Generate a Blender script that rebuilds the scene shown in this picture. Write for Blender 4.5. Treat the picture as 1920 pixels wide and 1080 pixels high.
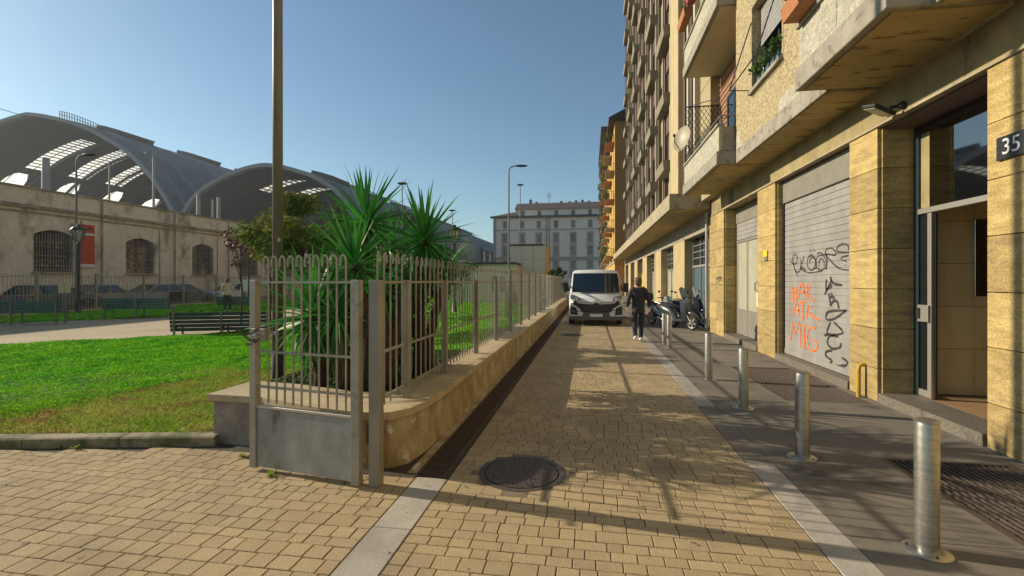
import bpy, math, random
import numpy as np
from mathutils import Vector, Matrix, Euler
random.seed(7); rng = np.random.default_rng(7)
for o in list(bpy.data.objects): bpy.data.objects.remove(o)
SC = bpy.context.scene; COL = SC.collection
PI = math.pi
# ---------------------------------------------------------------- camera, sky, sun, exposure
H = 1.65; F = 890.0; TH = math.atan(146/F); cs, sn = math.cos(TH), math.sin(TH)
cam = bpy.data.cameras.new('camera'); cam.sensor_width = 36; cam.lens = F/1920*36
cam.shift_y = -13/1920; cam.clip_end = 3000; cam.clip_start = .05
camo = bpy.data.objects.new('camera', cam); COL.objects.link(camo)
camo.location = (0, 0, H); camo.rotation_euler = (PI/2, 0, TH); SC.camera = camo
W = bpy.data.worlds.new('World'); SC.world = W; W.use_nodes = True
wn = W.node_tree.nodes; wl = W.node_tree.links
sky = wn.new('ShaderNodeTexSky'); sky.sky_type = 'NISHITA'; sky.sun_disc = False
SUN_EL, SUN_AZ = 23.3, 7.0
sky.sun_elevation = math.radians(SUN_EL); sky.sun_rotation = math.radians(-(90-SUN_AZ))
sky.air_density = 1.0; sky.dust_density = .6; sky.ozone_density = 3.2; sky.altitude = 120
bg = wn['Background']; bg.inputs[1].default_value = .104
wb = wn.new('ShaderNodeMix'); wb.data_type = 'RGBA'; wb.blend_type = 'MULTIPLY'; wb.inputs[0].default_value = 1; wb.inputs[7].default_value = (.90, 1.0, .91, 1)   # camera white balance
wl.new(sky.outputs[0], wb.inputs[6]); wl.new(wb.outputs[2], bg.inputs[0])
sl = bpy.data.lights.new('sun', 'SUN'); sl.energy = 5.0; sl.angle = math.radians(.53); sl.color = (1, .87, .66)
so = bpy.data.objects.new('sun', sl); COL.objects.link(so)
e, a = math.radians(SUN_EL), math.radians(SUN_AZ)
so.rotation_euler = Vector((-math.cos(a)*math.cos(e), math.sin(a)*math.cos(e), math.sin(e))).to_track_quat('Z', 'Y').to_euler()
so.location = (-20, 3, 30)
SC.view_settings.view_transform = 'Standard'; SC.view_settings.look = 'None'
SC.view_settings.exposure = 0.36; SC.view_settings.gamma = 1; SC.view_settings.use_curve_mapping = False
SC.cycles.use_denoising = True
SC.cycles.max_bounces = 8; SC.cycles.transparent_max_bounces = 16
# ---------------------------------------------------------------- measuring: where a sight line meets a plane
def U(px): return (px-960)/F
def at(px, d, z=0):
    r = U(px)*d; return Vector((r*cs-d*sn, r*sn+d*cs, z))
def onZ(px, py, z=0): return at(px, F*(H-z)/(py-527), z)
def onX(px, py, X):
    u = U(px); Y = X*(cs+sn*u)/(cs*u-sn); d = -X*sn+Y*cs; return Vector((X, Y, H+(527-py)*d/F))
def onY(px, py, Y):
    u = U(px); X = Y*(cs*u-sn)/(cs+sn*u); d = -X*sn+Y*cs; return Vector((X, Y, H+(527-py)*d/F))
# ---------------------------------------------------------------- mesh helpers
class MB:
    def __init__(s): s.v = []; s.f = []; s.m = []
    def add(s, vs, fs, m=0):
        o = len(s.v); s.v += [tuple(v) for v in vs]; s.f += [tuple(i+o for i in f) for f in fs]; s.m += [m]*len(fs); return s
    def box(s, x0, x1, y0, y1, z0, z1, m=0):
        return s.add([(x0,y0,z0),(x1,y0,z0),(x1,y1,z0),(x0,y1,z0),(x0,y0,z1),(x1,y0,z1),(x1,y1,z1),(x0,y1,z1)],
              [(0,3,2,1),(4,5,6,7),(0,1,5,4),(1,2,6,5),(2,3,7,6),(3,0,4,7)], m)
    def cbox(s, x0, x1, y0, y1, z0, z1, c=.01, m=0):   # box with chamfered vertical and top/bottom edges
        v = []; 
        for z, k in ((z0, c), (z0+c, 0), (z1-c, 0), (z1, c)):
            v += [(x0+k+c,y0+k,z),(x1-k-c,y0+k,z),(x1-k,y0+k+c,z),(x1-k,y1-k-c,z),(x1-k-c,y1-k,z),(x0+k+c,y1-k,z),(x0+k,y1-k-c,z),(x0+k,y0+k+c,z)]
        f = [tuple(range(7,-1,-1)), tuple(range(24,32))]
        for r in range(3):
            for i in range(8): f.append((r*8+i, r*8+(i+1)%8, r*8+8+(i+1)%8, r*8+8+i))
        return s.add(v, f, m)
    def bar(s, p0, p1, w, h, m=0, up=(0,0,1)):   # rectangular bar from p0 to p1
        p0, p1 = Vector(p0), Vector(p1); d = (p1-p0).normalized(); up = Vector(up)
        if abs(d.dot(up)) > .98: up = Vector((0,1,0))
        a = d.cross(up).normalized(); b = a.cross(d).normalized()
        v = [p+a*i*w/2+b*j*h/2 for p in (p0,p1) for i,j in ((-1,-1),(1,-1),(1,1),(-1,1))]
        return s.add(v, [(0,1,2,3),(7,6,5,4),(0,4,5,1),(1,5,6,2),(2,6,7,3),(3,7,4,0)], m)
    def tube(s, pts, r, n=8, m=0, cap=True):
        pts = [Vector(p) for p in pts]; rr = r if isinstance(r, (list,tuple)) else [r]*len(pts); o = []; ref = None
        for i, p in enumerate(pts):
            d = (pts[min(i+1,len(pts)-1)]-pts[max(i-1,0)]).normalized()
            if ref is None: ref = Vector((1,0,0)) if abs(d.x) < .8 else Vector((0,1,0))
            a = (ref-d*ref.dot(d)).normalized(); b = d.cross(a); ref = a
            o += [p+(a*math.cos(2*PI*k/n)+b*math.sin(2*PI*k/n))*rr[i] for k in range(n)]
        f = []
        for i in range(len(pts)-1):
            for k in range(n): f.append((i*n+k, i*n+(k+1)%n, i*n+n+(k+1)%n, i*n+n+k))
        if cap: f += [tuple(range(n-1,-1,-1)), tuple(range(len(o)-n, len(o)))]
        return s.add(o, f, m)
    def lathe(s, prof, c=(0,0), n=16, m=0, cap=True):
        v = [(c[0]+r*math.cos(2*PI*k/n), c[1]+r*math.sin(2*PI*k/n), z) for r, z in prof for k in range(n)]
        f = [(i*n+k, i*n+(k+1)%n, i*n+n+(k+1)%n, i*n+n+k) for i in range(len(prof)-1) for k in range(n)]
        if cap: f += [tuple(range(n-1,-1,-1)), tuple(range(len(v)-n, len(v)))]
        return s.add(v, f, m)
    def ell(s, c, r, nu=12, nv=8, m=0, top=None):
        v = []; 
        for j in range(nv+1):
            t = PI*j/nv
            for i in range(nu):
                p = 2*PI*i/nu; v.append((c[0]+r[0]*math.sin(t)*math.cos(p), c[1]+r[1]*math.sin(t)*math.sin(p), c[2]-r[2]*math.cos(t)))
        f = [(j*nu+i, j*nu+(i+1)%nu, j*nu+nu+(i+1)%nu, j*nu+nu+i) for j in range(nv) for i in range(nu)]
        return s.add(v, f, m)
    def prism(s, poly, a0, a1, ax='x', m=0):    # 2D polygon extruded along an axis
        g = {'x': lambda a,p: (a,p[0],p[1]), 'y': lambda a,p: (p[0],a,p[1]), 'z': lambda a,p: (p[0],p[1],a)}[ax]
        n = len(poly); v = [g(a0,p) for p in poly]+[g(a1,p) for p in poly]
        return s.add(v, [tuple(range(n-1,-1,-1)), tuple(range(n,2*n))]+[(i,(i+1)%n,n+(i+1)%n,n+i) for i in range(n)], m)
    def loft(s, rings, m=0, cap=True):
        n = len(rings[0]); v = [p for r in rings for p in r]
        f = [(i*n+k, i*n+(k+1)%n, i*n+n+(k+1)%n, i*n+n+k) for i in range(len(rings)-1) for k in range(n)]
        if cap: f += [tuple(range(n-1,-1,-1)), tuple(range(len(v)-n, len(v)))]
        return s.add(v, f, m)
    def wall(s, ax, a0, a1, u0, u1, z0, z1, holes, m=0):   # wall slab with rectangular openings; ax = its normal
        us = sorted({u0,u1}|{h[0] for h in holes}|{h[1] for h in holes}); zs = sorted({z0,z1}|{h[2] for h in holes}|{h[3] for h in holes})
        us = [u for u in us if u0 <= u <= u1]; zs = [z for z in zs if z0 <= z <= z1]
        for j in range(len(zs)-1):
            run = None
            for i in range(len(us)):
                solid = i < len(us)-1 and not any(h[0]-1e-6 <= us[i] and us[i+1] <= h[1]+1e-6 and h[2]-1e-6 <= zs[j] and zs[j+1] <= h[3]+1e-6 for h in holes)
                if solid and run is None: run = us[i]
                if not solid and run is not None:
                    if ax == 'x': s.box(a0,a1,run,us[i],zs[j],zs[j+1],m)
                    else: s.box(run,us[i],a0,a1,zs[j],zs[j+1],m)
                    run = None
        return s
    def mesh(s, name, mats, smooth=False, mat4=None):
        me = bpy.data.meshes.new(name); v = s.v
        if mat4 is not None: v = [tuple(mat4@Vector(p)) for p in v]
        me.from_pydata(v, [], s.f); 
        for m in (mats if isinstance(mats, (list,tuple)) else [mats]): me.materials.append(m)
        me.polygons.foreach_set('material_index', s.m)
        if smooth: me.polygons.foreach_set('use_smooth', [True]*len(me.polygons))
        import bmesh
        b = bmesh.new(); b.from_mesh(me); bmesh.ops.recalc_face_normals(b, faces=b.faces); b.to_mesh(me); b.free()
        if smooth and smooth != 2: me.set_sharp_from_angle(angle=math.radians(40))
        me.update(); return me
    def build(s, name, mats, parent=None, smooth=False, world=False, **tags):
        inv = wm(parent).inverted() if (world and parent) else None
        loc = None
        if parent is None and 'label' in tags and not world:
            xs = np.array(s.v); lo, hi = xs.min(0), xs.max(0); loc = Vector(((lo[0]+hi[0])/2, (lo[1]+hi[1])/2, lo[2])); inv = Matrix.Translation(-loc)
        o = link(name, s.mesh(name, mats, smooth, inv), parent, loc); tag(o, **tags); return o
def wm(o):
    m = Matrix.Identity(4)
    while o is not None:
        m = Matrix.LocRotScale(o.location, o.rotation_euler, o.scale) @ m; o = o.parent
    return m
def link(name, data, parent=None, loc=None, rot=None, scale=None):
    o = bpy.data.objects.new(name, data); COL.objects.link(o); o.parent = parent
    if loc is not None: o.location = loc
    if rot is not None: o.rotation_euler = rot
    if scale is not None: o.scale = scale
    return o
def tag(o, label=None, cat=None, group=None, kind=None):
    for k, v in (('label',label),('category',cat),('group',group),('kind',kind)):
        if v: o[k] = v
    return o
def thing(name, label, cat, loc=(0,0,0), rz=0, group=None):
    o = bpy.data.objects.new(name, None); COL.objects.link(o); o.location = loc; o.rotation_euler = (0,0,rz); o.empty_display_size = .2
    return tag(o, label, cat, group)
def copy_tree(o, parent=None, loc=None, rz=None, label=None):
    c = o.copy(); COL.objects.link(c)
    if parent is not None: c.parent = parent
    if loc is not None: c.location = loc
    if rz is not None: c.rotation_euler = (0,0,rz)
    if label: c['label'] = label
    for ch in list(o.children): copy_tree(ch, c)
    return c
def rot2(x, y, a): return (x*math.cos(a)-y*math.sin(a), x*math.sin(a)+y*math.cos(a))
def skinned(name, pts, edges, mat, parent, sub=2):    # continuous figure grown round joints: pts = (x,y,z,rx,ry)
    me = bpy.data.meshes.new(name); me.from_pydata([p[:3] for p in pts], edges, []); me.materials.append(mat)
    o = link(name, me, parent)
    sk = o.modifiers.new('skin', 'SKIN'); sk.use_smooth_shade = True
    for i, p in enumerate(pts):
        me.skin_vertices[0].data[i].radius = (p[3], p[4] if len(p) > 4 else p[3])
    me.skin_vertices[0].data[0].use_root = True
    ss = o.modifiers.new('subsurf', 'SUBSURF'); ss.levels = sub; ss.render_levels = sub
    return o
def text(name, s, size, mat, parent, loc, rot, depth=.002):
    cu = bpy.data.curves.new(name, 'FONT'); cu.body = s; cu.size = size; cu.extrude = depth; cu.align_x = 'CENTER'; cu.align_y = 'CENTER'
    cu.materials.append(mat); tmp = bpy.data.objects.new('tmp', cu); COL.objects.link(tmp)
    me = bpy.data.meshes.new_from_object(tmp.evaluated_get(bpy.context.evaluated_depsgraph_get())); bpy.data.objects.remove(tmp)
    return link(name, me, parent, loc, rot)
# ---------------------------------------------------------------- materials
def M(name, c1, c2=None, sc=3.0, rough=.85, metal=0, bump=0, bsc=40, fine=0, fsc=90, st=(1,1,1), vary=0, lo=.35, hi=.65, c3=None, sc3=1.0, lo3=.55, hi3=.62, spec=.5, trans=0, coat=0, spots=None):
    m = bpy.data.materials.new(name); m.use_nodes = True; nt = m.node_tree; N = nt.nodes; L = nt.links
    b = N['Principled BSDF']; b.inputs['Roughness'].default_value = rough; b.inputs['Metallic'].default_value = metal
    b.inputs['Specular IOR Level'].default_value = spec; b.inputs['Coat Weight'].default_value = coat
    g = N.new('ShaderNodeNewGeometry'); mp = N.new('ShaderNodeMapping'); L.new(g.outputs['Position'], mp.inputs[0]); mp.inputs['Scale'].default_value = st
    def noise(scale, det=6, src=mp):
        n = N.new('ShaderNodeTexNoise'); n.inputs['Scale'].default_value = scale; n.inputs['Detail'].default_value = det; n.inputs['Roughness'].default_value = .62; L.new(src.outputs[0], n.inputs['Vector']); return n
    def mr(src, a, b2, c=0, d=1):
        r = N.new('ShaderNodeMapRange'); L.new(src, r.inputs[0]); r.inputs[1].default_value = a; r.inputs[2].default_value = b2; r.inputs[3].default_value = c; r.inputs[4].default_value = d; return r.outputs[0]
    def mix(f, A, B, bt='MIX'):
        x = N.new('ShaderNodeMix'); x.data_type = 'RGBA'; x.blend_type = bt
        if isinstance(f, float): x.inputs[0].default_value = f
        else: L.new(f, x.inputs[0])
        for s, i in ((A, 6), (B, 7)):
            if isinstance(s, tuple): x.inputs[i].default_value = s+(1,)
            else: L.new(s, x.inputs[i])
        return x.outputs[2]
    col = None
    if c2: col = mix(mr(noise(sc).outputs[0], lo, hi), c1, c2)
    if c3: col = mix(mr(noise(sc3).outputs[0], lo3, hi3), col if col else c1, c3)
    if spots:
        for sc_, r_, k_ in spots:
            vo = N.new('ShaderNodeTexVoronoi'); vo.inputs['Scale'].default_value = sc_
            wn_ = N.new('ShaderNodeMix'); wn_.data_type = 'VECTOR'; wn_.inputs[0].default_value = .06; L.new(g.outputs['Position'], wn_.inputs[4]); L.new(noise(9).outputs['Color'], wn_.inputs[5]); L.new(wn_.outputs[1], vo.inputs['Vector'])
            col = mix(mr(vo.outputs['Distance'], r_*.6, r_, k_, 0), col if col else c1, (.07,.06,.05))
    if fine:
        gp = N.new('ShaderNodeMapping'); L.new(g.outputs['Position'], gp.inputs[0])
        v = mr(noise(fsc, 3, gp).outputs[0], .3, .7, 1-fine, 1+fine)
        cc = N.new('ShaderNodeCombineColor'); [L.new(v, cc.inputs[i]) for i in range(3)]
        col = mix(1.0, col if col else c1, cc.outputs[0], 'MULTIPLY')
    if vary:
        oi = N.new('ShaderNodeObjectInfo'); ad = N.new('ShaderNodeMath'); ad.operation = 'ADD'; L.new(oi.outputs['Random'], ad.inputs[0]); L.new(g.outputs['Random Per Island'], ad.inputs[1])
        fr = N.new('ShaderNodeMath'); fr.operation = 'FRACT'; L.new(ad.outputs[0], fr.inputs[0])
        v = mr(fr.outputs[0], 0, 1, 1-vary, 1+vary)
        cc = N.new('ShaderNodeCombineColor'); [L.new(v, cc.inputs[i]) for i in range(3)]
        col = mix(1.0, col if col else c1, cc.outputs[0], 'MULTIPLY')
    if col: L.new(col, b.inputs['Base Color'])
    else: b.inputs['Base Color'].default_value = c1+(1,)
    if bump:
        bp = N.new('ShaderNodeBump'); bp.inputs['Strength'].default_value = min(1, bump); bp.inputs['Distance'].default_value = .01*max(1, bump)
        L.new(noise(bsc, 5).outputs[0], bp.inputs['Height']); L.new(bp.outputs[0], b.inputs['Normal'])
    if trans:
        tb = N.new('ShaderNodeBsdfTranslucent'); ms = N.new('ShaderNodeMixShader'); ms.inputs[0].default_value = trans
        if col: L.new(col, tb.inputs[0])
        else: tb.inputs[0].default_value = c1+(1,)
        L.new(b.outputs[0], ms.inputs[1]); L.new(tb.outputs[0], ms.inputs[2]); L.new(ms.outputs[0], N['Material Output'].inputs[0])
    return m
def glass(name, tint=(.02,.025,.03), rough=.03, see=0.0, spec=.9):
    m = bpy.data.materials.new(name); m.use_nodes = True; N = m.node_tree.nodes; L = m.node_tree.links
    b = N['Principled BSDF']; b.inputs['Base Color'].default_value = tint+(1,); b.inputs['Roughness'].default_value = rough; b.inputs['Specular IOR Level'].default_value = spec
    if see:
        t = N.new('ShaderNodeBsdfTransparent'); t.inputs[0].default_value = (.9,.93,.92,1); ms = N.new('ShaderNodeMixShader'); fr = N.new('ShaderNodeFresnel'); fr.inputs[0].default_value = 1.6
        ad = N.new('ShaderNodeMath'); ad.operation = 'ADD'; ad.use_clamp = True; ad.inputs[1].default_value = 1-see
        L.new(fr.outputs[0], ad.inputs[0]); L.new(ad.outputs[0], ms.inputs[0]); L.new(t.outputs[0], ms.inputs[1]); L.new(b.outputs[0], ms.inputs[2]); L.new(ms.outputs[0], N['Material Output'].inputs[0])
        b.inputs['Metallic'].default_value = .0
    return m
# materials used throughout
m_paver = M('paver', (.44,.335,.185), (.37,.28,.16), sc=1.6, rough=.9, bump=.8, bsc=150, fine=.36, fsc=120, vary=.10, c3=(.26,.195,.12), sc3=1.4, lo3=.54, hi3=.80, spots=((2.6,.075,.55),(.55,.16,.4)))
m_joint = M('joint_sand', (.035,.029,.02), (.06,.052,.03), sc=5, fine=.4)
m_granite = M('granite', (.40,.36,.30), (.30,.27,.23), sc=3, rough=.8, fine=.5, fsc=200, vary=.08)
m_stepstone = M('step_granite', (.21,.18,.14), (.08,.068,.052), sc=60, rough=.6, fine=.5, fsc=160)
m_asphalt = M('asphalt', (.20,.172,.135), (.145,.125,.098), sc=1.3, rough=.9, fine=.35, fsc=180, bump=.4, bsc=220, c3=(.07,.06,.052), sc3=.7, lo3=.56, hi3=.66, spots=((2.2,.08,.55),(.5,.15,.4)))
m_plaster = M('stained_plaster', (.48,.40,.26), (.27,.19,.09), sc=3.6, st=(1,1,.8), rough=.95, bump=.5, bsc=30, fine=.18, fsc=40, c3=(.60,.55,.46), sc3=4.3, lo3=.59, hi3=.63)
m_plaster_shade = M('shaded_plaster', (.34,.29,.23), (.18,.15,.12), sc=4, rough=.95, bump=.5, bsc=30, fine=.2, fsc=50)  # same wall plaster, greyer and darker: its shade is put into the colour
m_cap = M('stone_cap', (.50,.40,.24), (.38,.30,.19), sc=2.5, rough=.9, fine=.3, fsc=70, bump=.4, bsc=60)
m_soil = M('soil', (.07,.05,.03), (.045,.03,.02), sc=6)
m_lawnbase = M('lawn_ground', (.10,.20,.025), (.17,.15,.05), sc=1.5, fine=.3)
m_path = M('tan_gravel', (.42,.34,.22), (.34,.27,.17), sc=.5, rough=.95, fine=.2, fsc=20, c3=(.30,.235,.15), sc3=.35)
m_paint = M('grey_paint', (.33,.31,.265), (.26,.24,.20), sc=4, rough=.45, metal=.25, fine=.1, c3=(.19,.165,.13), sc3=5, lo3=.62, hi3=.72)
m_panel = M('grey_panel', (.34,.35,.355), (.26,.27,.275), sc=3, rough=.42, metal=.3, fine=.12, fsc=8, c3=(.11,.11,.105), sc3=4.5, lo3=.58, hi3=.68, st=(1,1,.35))
m_rust = M('rusty_iron', (.08,.055,.04), (.13,.085,.06), sc=12, rough=.8, metal=.3, bump=.5)
m_cast = M('cast_iron', (.085,.065,.055), (.15,.12,.10), sc=30, rough=.6, metal=.5)
m_darkvoid = M('dark_recess', (.012,.011,.01))
m_steel = M('brushed_steel', (.46,.45,.42), (.35,.34,.315), sc=6, st=(1,1,8), rough=.38, metal=.9, fine=.12, fsc=60)
m_pole = M('pole_paint', (.22,.20,.165), (.17,.155,.125), sc=5, st=(1,1,.4), rough=.55, metal=.4)
m_polebase = M('pole_base_paint', (.02,.017,.018), (.03,.025,.022), sc=5)
m_lamp = M('lamp_dark', (.025,.03,.035), rough=.5, metal=.3)
m_lampgrey = M('lamp_grey', (.13,.14,.15), rough=.5, metal=.3)
m_trav = M('travertine', (.50,.37,.145), (.28,.195,.07), sc=2.6, st=(1,1,5), rough=.8, bump=.9, bsc=24, fine=.28, fsc=48, vary=.20, c3=(.27,.19,.10), sc3=3.4, lo3=.54, hi3=.70, lo=.3, hi=.7)
m_fascia = M('weathered_fascia', (.34,.27,.13), (.22,.18,.09), sc=2, rough=.9, bump=.4, fine=.2, c3=(.10,.08,.05), sc3=1.2, lo3=.55, hi3=.72)
m_stucco = M('rough_stucco', (.47,.38,.215), (.28,.22,.12), sc=18, rough=.95, bump=2.5, bsc=24, fine=.5, fsc=28, c3=(.36,.29,.17), sc3=.9)
m_stuccow = M('pale_stucco', (.48,.45,.36), (.33,.30,.235), sc=9, rough=.95, bump=2.0, bsc=34, fine=.3, fsc=40)
m_slab = M('painted_slab', (.33,.295,.24), (.24,.21,.165), sc=3, rough=.85, fine=.15, c3=(.15,.12,.085), sc3=5, lo3=.55, hi3=.66)
m_soffit = M('peeling_soffit', (.44,.33,.13), (.36,.27,.11), sc=1.4, rough=.9, bump=.8, bsc=14, c3=(.22,.13,.05), sc3=4.5, lo3=.57, hi3=.60, st=(.5,1.6,1))
m_soffitc = M('cream_soffit', (.64,.57,.40), (.58,.51,.35), sc=1.2, rough=.9)
m_concrete = M('concrete', (.40,.34,.23), (.31,.26,.17), sc=1.8, rough=.95, bump=.4, fine=.15, c3=(.24,.20,.13), sc3=3)
m_terra = M('terracotta', (.42,.17,.06), (.33,.12,.045), sc=8, rough=.8)
m_clay = M('clay_facing', (.30,.155,.085), (.23,.12,.065), sc=6, rough=.85)
m_red = M('red_plastic', (.42,.045,.02), (.32,.035,.02), sc=8, rough=.6)
m_shutter = M('shutter_metal', (.36,.34,.315), (.28,.265,.24), sc=3, rough=.5, metal=.25, fine=.08, st=(1,1,.5))
m_shbox = M('shutter_box', (.22,.205,.17), (.18,.165,.135), sc=3, rough=.6)
m_alum = M('aluminium', (.55,.52,.46), rough=.35, metal=.7)
m_dgreen = M('dark_green_frame', (.012,.028,.03), rough=.4)
m_lobby = M('tan_panel', (.68,.56,.30), (.58,.47,.24), sc=1.6, st=(3,1,.7), rough=.45, vary=.08)
m_lobfloor = M('lobby_floor', (.30,.15,.07), (.38,.26,.15), sc=1.2, rough=.4)
m_glass = glass('window_glass')
m_glassb = glass('blue_glass', (.10,.16,.19), .12)
m_glasst = glass('clear_glass', (.02,.02,.02), .02, see=.93)
m_mirror = bpy.data.materials.new('mirror'); m_mirror.use_nodes = True
_b = m_mirror.node_tree.nodes['Principled BSDF']; _b.inputs['Metallic'].default_value = 1; _b.inputs['Roughness'].default_value = .03; _b.inputs['Base Color'].default_value = (.28,.28,.27,1)
m_frost = M('frosted_glass', (.42,.40,.30), (.34,.33,.25), sc=2, rough=.35)
m_black = M('black_plastic', (.018,.018,.02), rough=.45)
m_spray = M('black_spray', (.02,.018,.018), (.05,.045,.045), sc=10, rough=.7)
m_orange = M('orange_spray', (.75,.17,.025), (.62,.13,.02), sc=10, rough=.7)
m_white = M('white_paint', (.72,.71,.68), rough=.5)
m_yellow = M('yellow_paint', (.50,.30,.03), (.40,.24,.03), sc=8, rough=.5)
m_yellow2 = M('yellow_sign', (.75,.55,.02), rough=.5)
m_leaf = M('yucca_leaf', (.028,.19,.028), (.055,.27,.035), sc=5, rough=.55, vary=.35, trans=.22, spec=.5)
m_leafd = M('dry_leaf', (.15,.10,.05), (.09,.06,.03), sc=9, rough=.8, vary=.2)
m_trunk = M('trunk_bark', (.07,.045,.028), (.035,.022,.015), sc=14, rough=.95, bump=1.5, bsc=30)
m_bush = M('bush_leaf', (.04,.09,.02), (.08,.12,.03), sc=2.5, rough=.7, spec=.25, vary=.4, trans=.25)
m_treeleaf = M('tree_leaf', (.19,.23,.035), (.08,.14,.025), sc=1.3, rough=.8, spec=.15, vary=.35, trans=.3, c3=(.17,.115,.02), sc3=1.1, lo3=.55, hi3=.66)
m_redleaf = M('purple_leaf', (.10,.02,.03), (.07,.03,.03), sc=3, rough=.6, vary=.4, trans=.3)
m_clover = M('clover', (.15,.52,.014), (.27,.58,.02), sc=1.2, rough=.9, vary=.35, trans=.3, c3=(.05,.33,.014), sc3=3.2, lo3=.5, hi3=.70, spec=.06)
m_grass = M('dry_grass', (.22,.40,.035), (.44,.42,.11), sc=1.6, rough=.8, spec=.15, vary=.35, trans=.3, c3=(.34,.22,.09), sc3=2.6, lo3=.52, hi3=.66)
m_station = M('station_stone', (.78,.68,.58), (.66,.57,.48), sc=.35, rough=.95, bump=.3, bsc=3, fine=.1, fsc=2.5, c3=(.30,.23,.17), sc3=.75, lo3=.53, hi3=.70, st=(1,1,.7))
m_stationtrim = M('station_trim', (.42,.35,.28), (.20,.16,.115), sc=.8, rough=.95, fine=.2, fsc=4)
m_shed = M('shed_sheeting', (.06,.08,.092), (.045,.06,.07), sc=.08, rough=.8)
m_shedout = M('shed_roofing', (.12,.125,.13), (.075,.08,.085), sc=.25, rough=.7)
m_shedrim = M('shed_rim', (.24,.25,.255), (.18,.19,.20), sc=.3, rough=.6)
m_sheddark = M('shed_glazing_bars', (.04,.045,.05), rough=.7)
m_skylight = M('skylight_glass', (.85,.83,.78), rough=.4, trans=.85)
m_bench = M('bench_green', (.035,.12,.09), (.025,.085,.065), sc=5, rough=.55)
m_benchd = M('bench_dark', (.02,.035,.03), (.012,.022,.02), sc=5, rough=.5)
m_grey = M('grey_facade', (.82,.73,.64), (.75,.67,.59), sc=.25, rough=.95, fine=.06, fsc=2)
m_greytrim = M('grey_trim', (.34,.31,.28), rough=.9)
m_rooftile = M('roof_tile', (.075,.05,.042), (.05,.038,.034), sc=.6, rough=.9)
m_slate = M('slate_roof', (.13,.125,.13), (.10,.098,.105), sc=.4, rough=.8)
m_ochre = M('ochre_wall', (.55,.36,.10), (.47,.30,.08), sc=.5, rough=.95, fine=.08, fsc=6)
m_orangew = M('orange_wall', (.46,.235,.075), (.38,.19,.06), sc=.35, rough=.95)
m_cabin = M('cabin_wall', (.66,.61,.53), (.60,.55,.48), sc=.5, rough=.95)
m_brown = M('brown_panel', (.13,.075,.055), (.10,.058,.043), sc=1.2, rough=.7)
m_tallwall = M('tall_wall', (.27,.215,.135), (.20,.155,.10), sc=.8, rough=.9, fine=.1, fsc=8)
m_rib = M('white_rib', (.46,.40,.29), rough=.7)
m_boxb = M('balcony_concrete', (.25,.21,.15), (.18,.155,.11), sc=2, rough=.9)
m_brick = M('brick_wall', (.26,.14,.10), (.20,.10,.075), sc=1, rough=.95)
m_tyre = M('tyre', (.015,.015,.016), rough=.85)
m_chrome = M('chrome', (.6,.6,.6), rough=.15, metal=1)
m_vanwhite = M('van_white', (.74,.74,.73), (.68,.68,.67), sc=2, rough=.25, coat=.5)
m_vangrey = M('van_grey_plastic', (.10,.10,.10), rough=.5)
m_lens = glass('headlight_glass', (.30,.31,.32), .08)
m_skin = M('skin', (.50,.27,.17), rough=.6)
m_hair = M('grey_brown_hair', (.16,.10,.065), (.10,.06,.045), sc=30, rough=.8)
m_coat = M('dark_jacket', (.028,.025,.03), (.02,.018,.022), sc=8, rough=.75)
m_jeans = M('dark_jeans', (.03,.035,.055), (.022,.026,.04), sc=12, rough=.9)
m_shirt = M('beige_shirt', (.55,.46,.34), (.48,.40,.29), sc=12, rough=.9)
m_shoe = M('white_shoe', (.7,.68,.64), rough=.6)

# ================================================================ ground
g = MB().box(-400, 60, -12, 900, -.5, -.06); g.build('ground', M('far_ground', (.16,.15,.13), (.12,.115,.10), sc=.1), kind='structure')
KA, KB = Vector((-9.2,3.10,0)), Vector((-3.72,4.22,0))     # kerb line on the left
def kerb_y(x): return KA.y+(x-KA.x)*(KB.y-KA.y)/(KB.x-KA.x)
def front_y(x):   # front edge of everything raised on the left (kerb, then wall)
    if x < -3.72: return kerb_y(x)
    pts = [(-3.72,4.22),(-3.21,4.21),(-2.41,3.95),(-1.98,3.86),(-1.5,3.9)]
    for (x0,y0),(x1,y1) in zip(pts, pts[1:]):
        if x <= x1: return y0+(y1-y0)*(x-x0)/(x1-x0)
    return 3.9
pv = tag(link('paving', None), kind='structure') if False else None
base = MB().box(-12, 1.64, -3, 56, -.055, -.009)
paving = base.build('paving', m_joint, kind='structure')
PD = {}
def paver_mesh(w, d):
    k = (round(w,3), round(d,3))
    if k not in PD:
        PD[k] = MB()
        b, c, h = .003, .003, .03
        x, y = w/2-b, d/2-b
        v = [(-x,-y,-h),(x,-y,-h),(x,y,-h),(-x,y,-h),(-x,-y,-c),(x,-y,-c),(x,y,-c),(-x,y,-c),(-x+c,-y+c,0),(x-c,-y+c,0),(x-c,y-c,0),(-x+c,y-c,0)]
        f = [(8,9,10,11)]
        for i in range(4): f += [(i,(i+1)%4,4+(i+1)%4,4+i),(4+i,4+(i+1)%4,8+(i+1)%4,8+i)]
        PD[k].add(v, f)
    return PD[k]
rects = []
MH = onZ(978, 886); MH2 = onZ(1072, 628)
def lay(x0, x1, y0, y1, ok):
    y = y0
    while y < y1:
        d = random.choice((.10,.10,.135,.155)); x = x0 - random.random()*.1
        x = x0
        while x < x1-.03:
            w = random.choice((.10,.135,.155,.155,.20)); w = min(w, x1-x)
            if x1-x-w < .05: w = x1-x
            cx, cy = x+w/2, y+d/2
            if ok(cx, cy): rects.append((cx, cy, w, d))
            x += w
        y += d
lay(-1.165, 1.40, 1.4, 21, lambda x, y: (x-MH.x)**2+(y-MH.y)**2 > .405**2 and (x-MH2.x)**2+(y-MH2.y)**2 > .4**2)
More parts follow.
